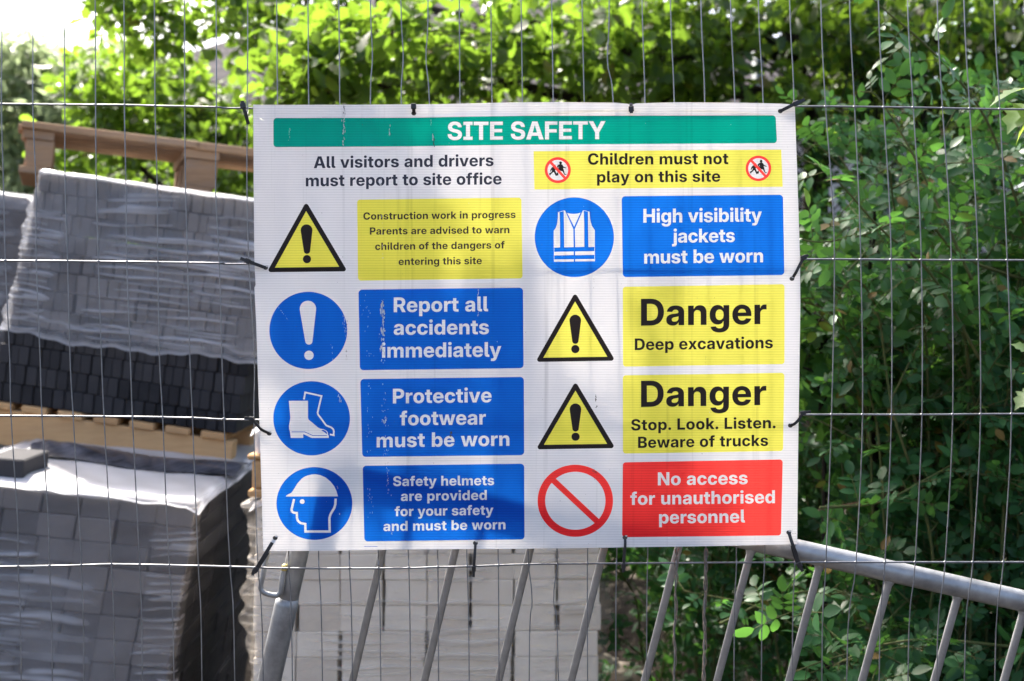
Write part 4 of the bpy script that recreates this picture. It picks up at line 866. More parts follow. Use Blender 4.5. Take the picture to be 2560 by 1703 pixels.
# ---------------------------------------------------------------- packs of concrete blocks and pallets
M["dark_block"] = block_mat("charcoal_concrete", (0.012, 0.012, 0.014), (0.042, 0.041, 0.044))
M["grey_block"] = block_mat("grey_concrete", (0.050, 0.047, 0.048), (0.17, 0.155, 0.145))
M["pale_block"] = block_mat("pale_buff_concrete", (0.62, 0.525, 0.42), (0.83, 0.735, 0.61))
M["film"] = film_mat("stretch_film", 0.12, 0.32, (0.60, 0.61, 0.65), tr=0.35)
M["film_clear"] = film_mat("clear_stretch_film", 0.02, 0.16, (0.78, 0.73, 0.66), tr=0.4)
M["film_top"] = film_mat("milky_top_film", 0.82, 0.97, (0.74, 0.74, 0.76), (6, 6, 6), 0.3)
M["wood"] = wood_mat("sawn_pine", (0.22, 0.125, 0.066), (0.42, 0.268, 0.155))
M["wood_pale"] = wood_mat("pale_sawn_pine", (0.40, 0.22, 0.095), (0.62, 0.39, 0.19), 0.15)

class Frame:
    """leaning, tilted box frame: U along the front, V up, W away from the camera"""
    def __init__(s, o, roll, lean, rise=0.0):
        s.o = Vector(o)
        s.U = Vector((math.cos(R(roll)), 0, -math.sin(R(roll))))
        s.V = Vector((math.sin(R(lean)), 0, math.cos(R(lean))))
        s.W = Vector((0, math.cos(R(rise)), math.sin(R(rise))))
    def p(s, u, v, w): return s.o + s.U * u + s.V * v + s.W * w

def block_courses(rt, fr, cols, rows, cw, rh, depth, mat, name, step=0.0, jit=0.002, gaps=0.0, rows_from=0, skew=0.0, w0=0.0, ribbed=False, pale=False):
    """front course of blocks as single copies of one bevelled block, each with a slightly different place"""
    first = None
    for r in range(rows_from, rows):
        for c in range(cols):
            u = c * cw + step * r + random.gauss(0, jit) + (0.0045 if random.random() < gaps else 0) + (skew if r % 2 else 0)
            if pale: u += 0.0034 * ((c + (r // 3)) % 2 == 0)
            pos = fr.p(u, r * rh, w0 + abs(random.gauss(0, jit)))
            if first is None:
                mb = MB()
                if ribbed:
                    x = 0.0
                    for wd_, dp_ in ((0.36, 0.0), (0.30, 0.007), (0.34, 0.0035)):
                        mb.box(pos + fr.U * (cw - 0.003) * x + fr.W * dp_, fr.U * ((cw - 0.003) * wd_ - 0.0012), fr.V * (rh - 0.0016), fr.W * (depth - dp_), 0, 0.0025); x += wd_
                else: mb.box(pos, fr.U * (cw - (0.0048 if pale else 0.0026)), fr.V * (rh - (0.0008 if pale else 0.0014)), fr.W * depth, 0, 0.0016 if pale else 0.0028)
                first = mb.build(name, mat, rt, False, pos)
            else:
                o = first.copy(); COL.objects.link(o); o.parent = rt
                o.location = pos - wloc(rt)
                o.rotation_euler = (0, random.gauss(0, 0.004), random.gauss(0, 0.006))

def core(rt, fr, w, h, d, mat, inset=0.012, front=0.09, step=0.0, rh=0.06, side_cols=5):
    """inner blocks of the pack, seen only along its sides and top"""
    mb = MB()
    n = max(1, int(round(h / rh)))
    k = d / side_cols
    for r in range(n):
        for c in range(side_cols):
            w0 = front if c == 0 else c * k
            w1 = (c + 1) * k - 0.004
            if w1 <= w0 + 0.01: continue
            j = random.gauss(0, 0.002)
            mb.box(fr.p(step * r + j, r * rh, w0), fr.U * (w - 0.004), fr.V * (rh - 0.0016), fr.W * (w1 - w0), 0, 0.0025)
    return mb.build("block_core", mat, rt)

def film_sheet(rt, fr, w, h, d, vlo, mat, top_mat=None, off=0.006, amp=0.004, seed=0, bulge=0.012, step=0.0, left_back=0.6, right_back=0.6, top_from=0.0, nv=None, lo_wave=0.01, rag=0.0, zones=(), right_shade=0.0):
    """stretch film: up the left side, across the front, round the right side, with a lapped top; zones of single tapering creases"""
    rs = np.random.default_rng(100 + seed)
    rc = 0.012
    path = []                                                # (u, w, outward u, outward w)
    for t in np.linspace(d * left_back, rc, 14): path.append((-off, t, -1, 0))
    for a in np.linspace(0, 90, 6)[1:-1]: path.append((rc - (rc + off) * math.cos(R(a)), rc - (rc + off) * math.sin(R(a)), -math.cos(R(a)), -math.sin(R(a))))
    for t in np.linspace(rc, w - rc, 110): path.append((t, -off, 0, -1))
    for a in np.linspace(0, 90, 6)[1:-1]: path.append((w - rc + (rc + off) * math.sin(R(a)), rc - (rc + off) * math.cos(R(a)), math.sin(R(a)), -math.cos(R(a))))
    for t in np.linspace(rc, d * right_back, 22): path.append((w + off, t, 1, 0))
    nv = nv or int((h - 0.1) / 0.0030)
    ph = rs.uniform(0, 6.28, 8)
    pa = np.array(path)
    S = np.concatenate([[0], np.cumsum(np.hypot(*np.diff(pa[:, :2], axis=0).T))])
    sl = d * left_back                                       # arc length at the left front corner
    lo = vlo + lo_wave * np.sin(S * 7 + ph[0]) + 0.5 * lo_wave * np.sin(S * 23 + ph[1]) + 0.003 * np.sin(S * 71 + ph[1])
    Vg = lo[:, None] + (h + off - lo)[:, None] * np.arange(nv + 1)[None] / nv
    Sg = S[:, None] - sl + 0 * Vg                            # 0 at the left front corner, w at the right one
    fold = np.zeros_like(Vg); dsp = np.zeros_like(Vg)
    for (s0, s1, v0, v1, pitch, a_, slope) in zones:
        v = v0
        while v < v1:
            L = (s1 - s0); c0 = s0 + L * rs.uniform(-0.02, 0.10) * (1 if rs.random() < 0.8 else 3); c1 = s1 - L * rs.uniform(-0.02, 0.10) * (1 if rs.random() < 0.8 else 3)
            am = a_ * rs.uniform(0.45, 1.15); wd = pitch * rs.uniform(0.12, 0.24); sp_ = slope + rs.normal() * 0.010; bow = rs.normal() * 0.004
            for part in range(2 if rs.random() < 0.35 else 1):
                cc0, cc1 = (c0, c1) if part == 0 else (c0 + (c1 - c0) * rs.uniform(0.2, 0.5), c1)
                q = np.clip((Sg - cc0) / max(cc1 - cc0, 1e-3), 0, 1)
                ends = np.clip(np.minimum(q, 1 - q) * 7, 0, 1)
                vc = v + part * pitch * 0.4 + sp_ * (Sg - s0) + bow * np.sin(q * 3.14) + 0.0025 * np.sin(Sg * 26 + v * 90)
                x = (Vg - vc) / wd
                g = np.exp(-np.where(x > 0, x * 0.8, x * 1.7) ** 2) * ends * (0.72 + 0.28 * np.sin(Sg * 19 + v * 300))
                dsp += am * g; fold += g * min(1.0, am / a_)
            v += pitch * rs.uniform(0.75, 1.22)
    dsp += 0.003 * np.sin(Sg * 13 + Vg * 5 + ph[7]) + 0.0022 * np.sin(Sg * 41 + Vg * 3 + 2 * np.sin(Vg * 6) + ph[0]) + 0.0012 * np.sin(Sg * 90 + Vg * 22 + ph[2]) * np.sin(Vg * 60 + Sg * 9)
    jj = np.arange(nv + 1)[None]
    dsp += bulge * np.abs(pa[:, 2:3]) * (0.5 + 0.5 * np.sin(Vg * 21 + ph[1])) * (0.4 + 0.6 * np.sin(Vg * 47 + ph[3]) ** 2)
    dsp -= 0.004 * np.maximum(0, jj - nv + 3)
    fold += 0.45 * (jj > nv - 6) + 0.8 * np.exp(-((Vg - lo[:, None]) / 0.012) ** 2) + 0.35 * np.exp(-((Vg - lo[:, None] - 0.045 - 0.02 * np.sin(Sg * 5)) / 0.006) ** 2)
    fold -= right_shade * (Sg > w + 0.01)  # right side darkened as shade by thinning the milky film there
    X = pa[:, 0:1] + pa[:, 2:3] * dsp + step * Vg; Y = pa[:, 1:2] + pa[:, 3:4] * dsp
    V = np.array(fr.o) + X[..., None] * np.array(fr.U) + Vg[..., None] * np.array(fr.V) + Y[..., None] * np.array(fr.W)
    n = nv + 1
    ii, jj = np.meshgrid(np.arange(len(path) - 1), np.arange(nv), indexing='ij')
    b = (ii * n + jj).ravel()
    F = np.stack([b, b + n, b + n + 1, b + 1], axis=1)
    o = mk("shrink_wrap", V.reshape(-1, 3), F, mat, rt, None, True, tuple(fr.o))
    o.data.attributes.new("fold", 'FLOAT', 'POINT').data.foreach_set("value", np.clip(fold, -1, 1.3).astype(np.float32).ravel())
    if top_mat:
        nx, ny = 60, 44
        V = []
        for i in range(nx + 1):
            for j in range(ny + 1):
                u = -0.012 + (w + 0.024) * i / nx; t = top_from + (d - top_from) * j / ny
                z = h + 0.011 + 0.004 * math.sin(u * 11 + ph[0] + 2 * math.sin(t * 5)) * math.sin(t * 9 + ph[1]) + 0.0012 * math.sin(u * 43 + t * 37)
                e = min(i, nx - i) / 3.0
                if e < 1: z -= 0.02 * (1 - e)
                fe = 0.0
                if j < 3:
                    z -= (0.014 + rag * (0.5 + 0.5 * math.sin(u * 60 + ph[2])) * (0.5 + 0.5 * math.sin(u * 23))) * (3 - j) / 3
                    fe = -0.013 * (3 - j) / 3
                V.append(fr.p(u + step * h, z, t + fe))
        m = ny + 1
        F = [(i * m + j, (i + 1) * m + j, (i + 1) * m + j + 1, i * m + j + 1) for i in range(nx) for j in range(ny)]
        mk("top_film", V, F, top_mat, rt, None, True, tuple(fr.o))
    return o

def board(rt, fr, name, u, v, w, lu, lv, lw, mat, bev=0.0025):
    p = fr.p(u, v, w)
    mb = MB(); mb.box(p, fr.U * lu, fr.V * lv, fr.W * lw, 0, bev)
    return mb.build(name, mat, rt, False, p)

# upper grey pack on its own pallet
fu = Frame(P(-25, 1000, 4.1), 7.9, 5.0, 2.0)
UW, UH, UD, UR = 0.789, 0.741, 0.72, 12
STEP = math.tan(R(7.5)) * UH / UR
rt = root("wrapped_block_pack", fu.o, "upper grey pack of wrapped concrete blocks, leaning right, bare dark rows at its foot", "block pack", "packs of blocks behind the fence")
block_courses(rt, fu, 8, 4, UW / 8, UH / UR, 0.09, M["dark_block"], "concrete_block", STEP, 0.0015, ribbed=True)
block_courses(rt, fu, 8, UR, UW / 8, UH / UR, 0.09, M["grey_block"], "concrete_block", STEP, 0.0025, 0.2, 4, ribbed=True)
core(rt, fu, UW, UH, UD, M["dark_block"], step=STEP, rh=UH / UR)
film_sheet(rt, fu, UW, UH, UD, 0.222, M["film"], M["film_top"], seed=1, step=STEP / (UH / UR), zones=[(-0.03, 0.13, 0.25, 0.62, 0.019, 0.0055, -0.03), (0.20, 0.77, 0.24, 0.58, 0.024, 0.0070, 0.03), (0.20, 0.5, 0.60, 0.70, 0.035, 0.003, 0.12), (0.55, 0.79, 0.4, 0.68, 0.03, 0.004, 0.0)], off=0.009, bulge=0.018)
# its pallet: three bearers and seven deck boards seen end-on
fp = Frame(fu.o - fu.V * 0.136 - fu.U * 0.02, 8.0, 5.0, 2.0)
rt = root("wooden_pallet", fp.o, "wooden pallet of thick bearers under the upper grey block pack", "pallet", "wooden pallets among the block packs")
for w in (0.0, 0.3, 0.6): board(rt, fp, "bearer", 0, 0, w, 0.80, 0.112, 0.075, M["wood_pale"])
for k in range(7): board(rt, fp, "deck_board", 0.012 + k * 0.1145, 0.113, -0.012, 0.078, 0.021, 0.74, M["wood_pale"])

# empty block pallet thrown on top
ft = Frame(P(40, 296, 4.33) - Vector((0, 0, 0.178)), 6.9, 6.5, 1.0)
ft.W = Vector((-0.33, 0.94, 0.02)).normalized()
rt = root("wooden_pallet", ft.o, "empty weathered wooden pallet lying on top of the upper grey block pack", "pallet", "wooden pallets among the block packs")
for k in range(5): board(rt, ft, "deck_board", -0.012 * (k % 2) + random.uniform(-0.004, 0.004), 0.150, k * 0.10, 0.60 if k == 0 else 1.0, 0.024, 0.086, M["wood"])
board(rt, ft, "deck_board", 0.592, 0.147, 0.0, 0.41, 0.026, 0.086, M["wood"])
for u in (0.01, 0.555, 0.90): board(rt, ft, "cross_board", u, 0.118, 0.012, 0.105 if u < 0.5 else 0.12, 0.030, 0.46, M["wood"])
for u in (0.022, 0.565, 0.90):
    for w in (0.02, 0.21, 0.39): board(rt, ft, "spacer_block", u, 0.024, w, 0.095 if u < 0.5 else 0.108, 0.093, 0.09, M["wood"])
for u in (0.008, 0.555, 0.89): board(rt, ft, "bottom_board", u, 0.0, 0.0, 0.105, 0.023, 0.49, M["wood"])

# lower left pack in full film
LW, LH, LRows, LD = 0.707, 0.945, 15, 1.35
tr_ = P(492, 1262, 3.4)
fl_ = Frame((0, 0, 0), 6.0, 9.5, 3.2)
fl_.o = tr_ - fl_.U * LW - fl_.V * LH
rt = root("wrapped_block_pack", fl_.o, "lower left grey block pack in clear film with a sunlit white top sheet", "block pack", "packs of blocks behind the fence")
block_courses(rt, fl_, 7, LRows, LW / 7, LH / LRows, 0.09, M["grey_block"], "concrete_block", 0.0, 0.002, 0.3, 2)
core(rt, fl_, LW, LH, LD, M["dark_block"], rh=LH / LRows, side_cols=7)
film_sheet(rt, fl_, LW, LH, LD, 0.03, M["film"], M["film_top"], seed=2, zones=[(-0.02, 0.36, 0.20, 0.80, 0.026, 0.0075, 0.02), (0.25, 0.52, 0.15, 0.70, 0.05, 0.0025, 0.02), (0.60, 0.78, 0.2, 0.86, 0.022, 0.005, 0.10)], off=0.008, bulge=0.012, rag=0.006, right_back=0.9, right_shade=0.28)
# loose dark block lying on it
fb = Frame(fl_.p(0.0, LH + 0.014, 0.03), 4.0, 4.0, 3.0)
fb.o = P(-40, 1192, 3.46)
rt = root("loose_block", fb.o, "single dark concrete block lying loose on the white film at the left edge", "block")
board(rt, fb, "block_body", 0, 0, 0, 0.104, 0.052, 0.19, M["dark_block"], 0.004)
# crumpled dark film between the two packs
def crumple():
    nx, ny = 70, 22
    V = []
    for i in range(nx + 1):
        for j in range(ny + 1):
            u = i / nx; t = j / ny
            h = 0.020 * math.sin(math.pi * t) ** 0.8 * (0.6 + 0.4 * math.sin(u * 7 + 2 * t)) * (1 - u * 0.7)
            h += 0.007 * abs(math.sin(u * 23 + t * 5 + 1.5 * math.sin(u * 11))) * math.sin(math.pi * t) + 0.003 * abs(math.sin(u * 61 - t * 13))
            V.append(fl_.p(0.1 + 0.62 * u, LH + 0.014 + max(h, -0.002), 0.36 + 0.24 * t + 0.03 * math.sin(u * 8)))
    m = ny + 1
    F = [(i * m + j, (i + 1) * m + j, (i + 1) * m + j + 1, i * m + j + 1) for i in range(nx) for j in range(ny)]
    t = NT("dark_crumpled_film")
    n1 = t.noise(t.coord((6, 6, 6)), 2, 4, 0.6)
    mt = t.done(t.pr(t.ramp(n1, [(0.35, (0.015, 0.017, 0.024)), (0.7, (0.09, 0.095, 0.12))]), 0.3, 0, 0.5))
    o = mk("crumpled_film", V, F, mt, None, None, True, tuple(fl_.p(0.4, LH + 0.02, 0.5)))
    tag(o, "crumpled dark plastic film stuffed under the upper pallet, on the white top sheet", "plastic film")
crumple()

# pale buff pack in the middle
BW, BRows, BRh, BD = 0.832, 14, 0.0618, 0.9
fbg = Frame(P(630, 1258, 3.1) - Vector((0, 0, 14 * 0.0618)), -0.2, 0.4, 0.0)
rt = root("wrapped_block_pack", fbg.o, "pale buff block pack in clear film, below the sign behind the barrier bars", "block pack", "packs of blocks behind the fence")
block_courses(rt, fbg, 8, BRows, BW / 8, BRh, 0.09, M["pale_block"], "concrete_block", 0.0, 0.0013, 0.0, 3, pale=True)
core(rt, fbg, BW, BRows * BRh, BD, M["pale_block"], rh=BRh)
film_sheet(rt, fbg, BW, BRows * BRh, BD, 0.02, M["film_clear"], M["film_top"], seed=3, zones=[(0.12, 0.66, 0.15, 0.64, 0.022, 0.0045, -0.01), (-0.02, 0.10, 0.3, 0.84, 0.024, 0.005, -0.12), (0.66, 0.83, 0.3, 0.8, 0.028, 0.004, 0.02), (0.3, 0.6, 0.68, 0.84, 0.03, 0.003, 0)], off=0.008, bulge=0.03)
fq = Frame(fbg.o - Vector((0.01, -0.01, 0.097)), 0, 0, 0)
rt = root("wooden_pallet", fq.o, "wooden pallet on the ground under the pale buff block pack", "pallet", "wooden pallets among the block packs")
for w in (0.0, 0.4, 0.8): board(rt, fq, "bearer", 0, 0, w, 0.85, 0.075, 0.08, M["wood_pale"])
for k in range(6): board(rt, fq, "deck_board", k * 0.15, 0.076, 0.0, 0.09, 0.019, 0.88, M["wood_pale"])
fq = Frame(P(619, 1256, 3.1) + Vector((0, 0, 0.012)), 0, 0, 0)
rt = root("wooden_pallet", fq.o, "pale splintered pallet on the pale buff pack, its end showing left of the sign", "pallet", "wooden pallets among the block packs")
for w in (0.0, 0.35, 0.7):
    board(rt, fq, "bottom_board", 0.0, 0.0, w, 0.82, 0.018, 0.09, M["wood_pale"], 0.004)
    board(rt, fq, "top_board", -0.002, 0.090, w, 0.82, 0.013, 0.10, M["wood_pale"], 0.004)
    for u in (0.009, 0.37, 0.72): board(rt, fq, "spacer_block", u, 0.019, w + 0.004, 0.09, 0.070, 0.08, M["wood_pale"], 0.005)
fh = Frame(P(640, 1146, 3.12) + Vector((0, 0, 0.014)), 0, 0, 0)
rt = root("wrapped_block_pack", fh.o, "low white wrapped row of blocks on the splintered pallet, mostly behind the sign", "block pack", "packs of blocks behind the fence")
block_courses(rt, fh, 6, 1, 0.1, 0.06, 0.2, M["pale_block"], "concrete_block")
film_sheet(rt, fh, 0.6, 0.06, 0.3, 0.0, M["film_top"], M["film_top"], seed=4, off=0.004, bulge=0.004, nv=14, lo_wave=0.001)

# further pack at the left edge
fk = Frame((0, 0, 0), 7.0, 8.0, 0)
KH = 1.80
fk.o = P(80, 494, 5.0) - fk.U * 0.6 - fk.V * KH
rt = root("wrapped_block_pack", fk.o, "tall grey-green wrapped pack further back at the left edge of the view", "block pack", "packs of blocks behind the fence")
block_courses(rt, fk, 6, 29, 0.1, KH / 29, 0.09, M["grey_block"], "concrete_block", 0.0, 0.003, 0.2, 15)
core(rt, fk, 0.6, KH, 0.7, M["grey_block"], rh=KH / 29)
film_sheet(rt, fk, 0.6, KH, 0.7, 0.05, M["film"], M["film_top"], seed=5, zones=[(0, 0.6, 1.2, 1.75, 0.05, 0.006, 0.1)], off=0.01, bulge=0.012, nv=150)

# ---------------------------------------------------------------- house, lamp post
def build_house():
    y0 = 19.0
    k = (y0 + CAM_D) / CAM_D / PPM
    def zz(py): return CAM_Z + (851.5 - py) * k
    def xx(px): return (px - 1280) * k
    xl, xr = xx(-65), xx(2600)
    ze = zz(300); zr = ze + 3.3
    rt = root("house", ((xl + xr) / 2, y0 + 3, 0), "pale tiled house roof and walls glimpsed behind the trees", "house")
    wallm = plain_mat("house_render", (0.42, 0.40, 0.39), (0.55, 0.53, 0.51), 3, 0.9, 0.1)
    mb = MB(); mb.box((xl + 0.3, y0 + 0.4, 0), (xr - xl - 0.6, 0, 0), (0, 6, 0), (0, 0, ze - 0.05))
    mb.build("wall", wallm, rt)
    t = NT("roof_tiles")
    co = t.coord(kind="Position")
    br = t.n("ShaderNodeTexBrick"); 
    mp = t.n("ShaderNodeMapping"); mp.inputs["Rotation"].default_value = (R(90), 0, 0); t.l(co, mp.inputs[0]); t.l(mp.outputs[0], br.inputs["Vector"])
    br.inputs["Color1"].default_value = (0.13, 0.115, 0.115, 1); br.inputs["Color2"].default_value = (0.105, 0.094, 0.094, 1); br.inputs["Mortar"].default_value = (0.07, 0.065, 0.065, 1)
    br.inputs["Scale"].default_value = 1; br.inputs["Brick Width"].default_value = 0.3; br.inputs["Row Height"].default_value = 0.17; br.inputs["Mortar Size"].default_value = 0.02
    rm = t.done(t.pr(br.outputs[0], 0.85, 0, 0.1, t.bump(br.outputs[1], -0.5, 0.02)))
    V = [(xl, y0, ze), (xr, y0, ze), (xr - 7.25, y0 + 3.4, zr), (xl + 7.25, y0 + 3.4, zr), (xl, y0 + 6.8, ze), (xr, y0 + 6.8, ze)]
    mk("roof", V, [(0, 1, 2, 3), (4, 3, 2, 5), (0, 3, 4), (1, 5, 2)], rm, rt)
    gm = plain_mat("gutter_plastic", (0.3, 0.3, 0.3), (0.4, 0.4, 0.4), 20, 0.5, 0.1)
    mb = MB(); mb.tube([(xl, y0 - 0.05, ze - 0.04), (xr, y0 - 0.05, ze - 0.04)], 0.06, 8); mb.build("gutter", gm, rt)
    glass = plain_mat("dark_window", (0.02, 0.025, 0.03), (0.05, 0.055, 0.06), 2, 0.1, 0.0, spec=0.8)
    fm = plain_mat("white_frame", (0.7, 0.7, 0.7), (0.8, 0.8, 0.8), 20, 0.4, 0.05)
    for i in range(4):
        cx = xl + 2 + i * (xr - xl - 4) / 3
        mb = MB(); mb.box((cx - 0.65, y0 + 0.33, ze - 1.75), (1.3, 0, 0), (0, 0.1, 0), (0, 0, 1.3)); w = mb.build("window", fm, rt)
        mb = MB()
        for s in (-0.59, 0.03): mb.box((cx + s, y0 + 0.32, ze - 1.68), (0.56, 0, 0), (0, 0.02, 0), (0, 0, 1.16))
        mb.build("pane", glass, w)
build_house()
def build_lamp():
    p = P(1894, 851, 13.0); p.z = 0
    rt = root("street_lamp", p, "grey green lamp post rising behind the oak at the top of the view", "street lamp")
    m = plain_mat("lamp_paint", (0.06, 0.085, 0.09), (0.09, 0.12, 0.125), 12, 0.5, 0.1)
    mb = MB(); mb.tube([p, p + Vector((0, 0, 1.2)), p + Vector((0, 0, 1.25)), p + Vector((0, 0, 5.8))], [0.085, 0.085, 0.06, 0.05], 14); mb.build("column", m, rt, True)
    mb = MB(); mb.tube(smooth_line([p + Vector((0, 0, 5.8)), p + Vector((0, 0, 6.1)), p + Vector((-0.3, -0.1, 6.3)), p + Vector((-0.8, -0.2, 6.32))]), 0.035, 10); mb.build("arm", m, rt, True)
    mb = MB(); mb.box(p + Vector((-1.4, -0.3, 6.26)), (0.65, 0.05, 0), (0, 0.2, 0), (0, 0, 0.12), 0, 0.03); mb.build("lantern", m, rt)
build_lamp()

# ---------------------------------------------------------------- foliage
def template(half, fold=0.18, droop=0.15):
    """leaf blade from its half outline (x, half width): midrib plus both halves"""
    V = []; F = []
    n = len(half)
    for x, y in half:
        z = -droop * x * x
        V += [(x, 0, z), (x, y, z + fold * y), (x, -y, z + fold * y)]
    for i in range(n - 1):
        a, b = 3 * i, 3 * i + 3
        for s in (1, 2):
            q = [(a, b, b + s), (a, b + s, a + s)] if s == 2 else [(a, b + s, b), (a, a + s, b + s)]
            for f in q:
                if len({tuple(V[k]) for k in f}) == 3: F.append(f)
    return np.array(V), np.array(F)
OAK = template([(0, 0.0), (0.02, 0.015), (0.16, 0.05), (0.27, 0.15), (0.35, 0.10), (0.48, 0.23), (0.56, 0.16), (0.70, 0.29), (0.78, 0.20), (0.90, 0.20), (1.0, 0.0)])
OVAL = template([(0, 0), (0.15, 0.17), (0.42, 0.27), (0.75, 0.2), (1, 0)])
LANCE = template([(0, 0), (0.2, 0.1), (0.5, 0.13), (0.8, 0.08), (1, 0)])
HAW = template([(0, 0), (0.2, 0.1), (0.38, 0.3), (0.5, 0.2), (0.7, 0.3), (0.85, 0.14), (1, 0)])
MAPLE = template([(0, 0.0), (0.03, 0.2), (0.12, 0.42), (0.22, 0.3), (0.38, 0.55), (0.48, 0.32), (0.66, 0.40), (0.78, 0.14), (1.0, 0)], 0.15, 0.25)

def unit(a): return a / np.maximum(np.linalg.norm(a, axis=-1, keepdims=True), 1e-9)
def leaves(name, pos, dirs, nrm, size, tpl, mat, parent, origin=None, up_keep=True):
    V0, F0 = tpl
    X = unit(dirs); Z = unit(nrm - X * np.sum(nrm * X, axis=1, keepdims=True)); Y = np.cross(Z, X)
    V = pos[:, None, :] + size[:, None, None] * (V0[None, :, 0:1] * X[:, None, :] + V0[None, :, 1:2] * Y[:, None, :] + V0[None, :, 2:3] * Z[:, None, :])
    F = F0[None] + (np.arange(len(pos)) * len(V0))[:, None, None]
    return mk(name, V.reshape(-1, 3), F.reshape(-1, 3), mat, parent, None, False, origin)

def clusters(cen, n, spread, size, updir=0.7, out=None, rs=rng, toward=0.0):
    """n leaves set round each twig tip"""
    m = len(cen)
    C = np.repeat(cen, n, axis=0)
    d = unit(rs.normal(size=(m * n, 3)) + (np.repeat(out, n, axis=0) if out is not None else 0) + np.array([0, 0, -0.15]))
    pos = C + d * rs.uniform(0.0, spread, size=(m * n, 1)) * 0.6 + rs.normal(size=(m * n, 3)) * spread * 0.28
    nr = unit(rs.normal(size=(m * n, 3)) * 0.75 + np.array([0, toward, updir]))
    sz = size * rs.uniform(0.45, 1.3, size=m * n)
    return pos, d, nr, sz

def blob_px(px, py, d, rx, ry, rd, n, rs=rng):
    """twig tips filling an ellipsoid seen round photo pixel (px, py), d metres off"""
    q = unit(rs.normal(size=(n, 3))) * rs.uniform(0.15, 1.0, size=(n, 1)) ** 0.5
    k = d / CAM_D / PPM
    c = np.array(P(px, py, d))
    return c + q * np.array([rx * k, rd, ry * k])
def blob(c, r, n, rs=rng):
    q = unit(rs.normal(size=(n, 3))) * rs.uniform(0.1, 1.0, size=(n, 1)) ** 0.45
    return np.array(c) + q * np.array(r)

def twigs(mb, tips, anchors, r=0.004, sag=0.03):
    A = np.array([tuple(a) for a in anchors])
    for t in tips:
        j = int(np.argmin(((A - t) ** 2).sum(axis=1)))
        a = Vector(A[j]); t = Vector(t)
        if (t - a).length > 1.5: a = t + (a - t).normalized() * 0.5
        mid = (a + t) / 2 + Vector((random.gauss(0, 0.05), random.gauss(0, 0.05), random.gauss(0.02, 0.05)))
        L = (t - a).length
        mb.tube([a, mid, t], [r * (0.8 + L), r * (0.6 + 0.4 * L), r * 0.35], 4, 0, False)

M["bark"] = plain_mat("oak_bark", (0.012, 0.010, 0.008), (0.05, 0.042, 0.034), 22, 0.95, 0.9, (1, 1, 0.25), 0.02, spec=0.08)
M["oakleaf"] = leaf_mat("oak_leaf", (0.020, 0.052, 0.011), (0.055, 0.11, 0.020), (0.24, 0.41, 0.035), 0.48, 0.36, 0.4)
M["paleleaf"] = leaf_mat("willow_leaf", (0.11, 0.15, 0.075), (0.19, 0.24, 0.125), (0.46, 0.57, 0.30), 0.5, 0.45)
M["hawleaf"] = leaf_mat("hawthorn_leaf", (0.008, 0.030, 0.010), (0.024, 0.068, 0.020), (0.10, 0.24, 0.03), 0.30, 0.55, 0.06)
M["roseleaf"] = leaf_mat("rose_leaf", (0.013, 0.056, 0.020), (0.050, 0.155, 0.052), (0.13, 0.34, 0.05), 0.34, 0.40, 0.24)
M["mapleleaf"] = leaf_mat("maple_leaf", (0.07, 0.13, 0.04), (0.12, 0.20, 0.06), (0.36, 0.52, 0.07), 0.45, 0.3, 0.5, 0.0)
M["cane"] = plain_mat("rose_cane", (0.045, 0.075, 0.022), (0.12, 0.115, 0.045), 30, 0.7, 0.3, spec=0.12)
M["cane_red"] = plain_mat("brown_cane", (0.07, 0.035, 0.02), (0.14, 0.08, 0.045), 30, 0.7, 0.3)

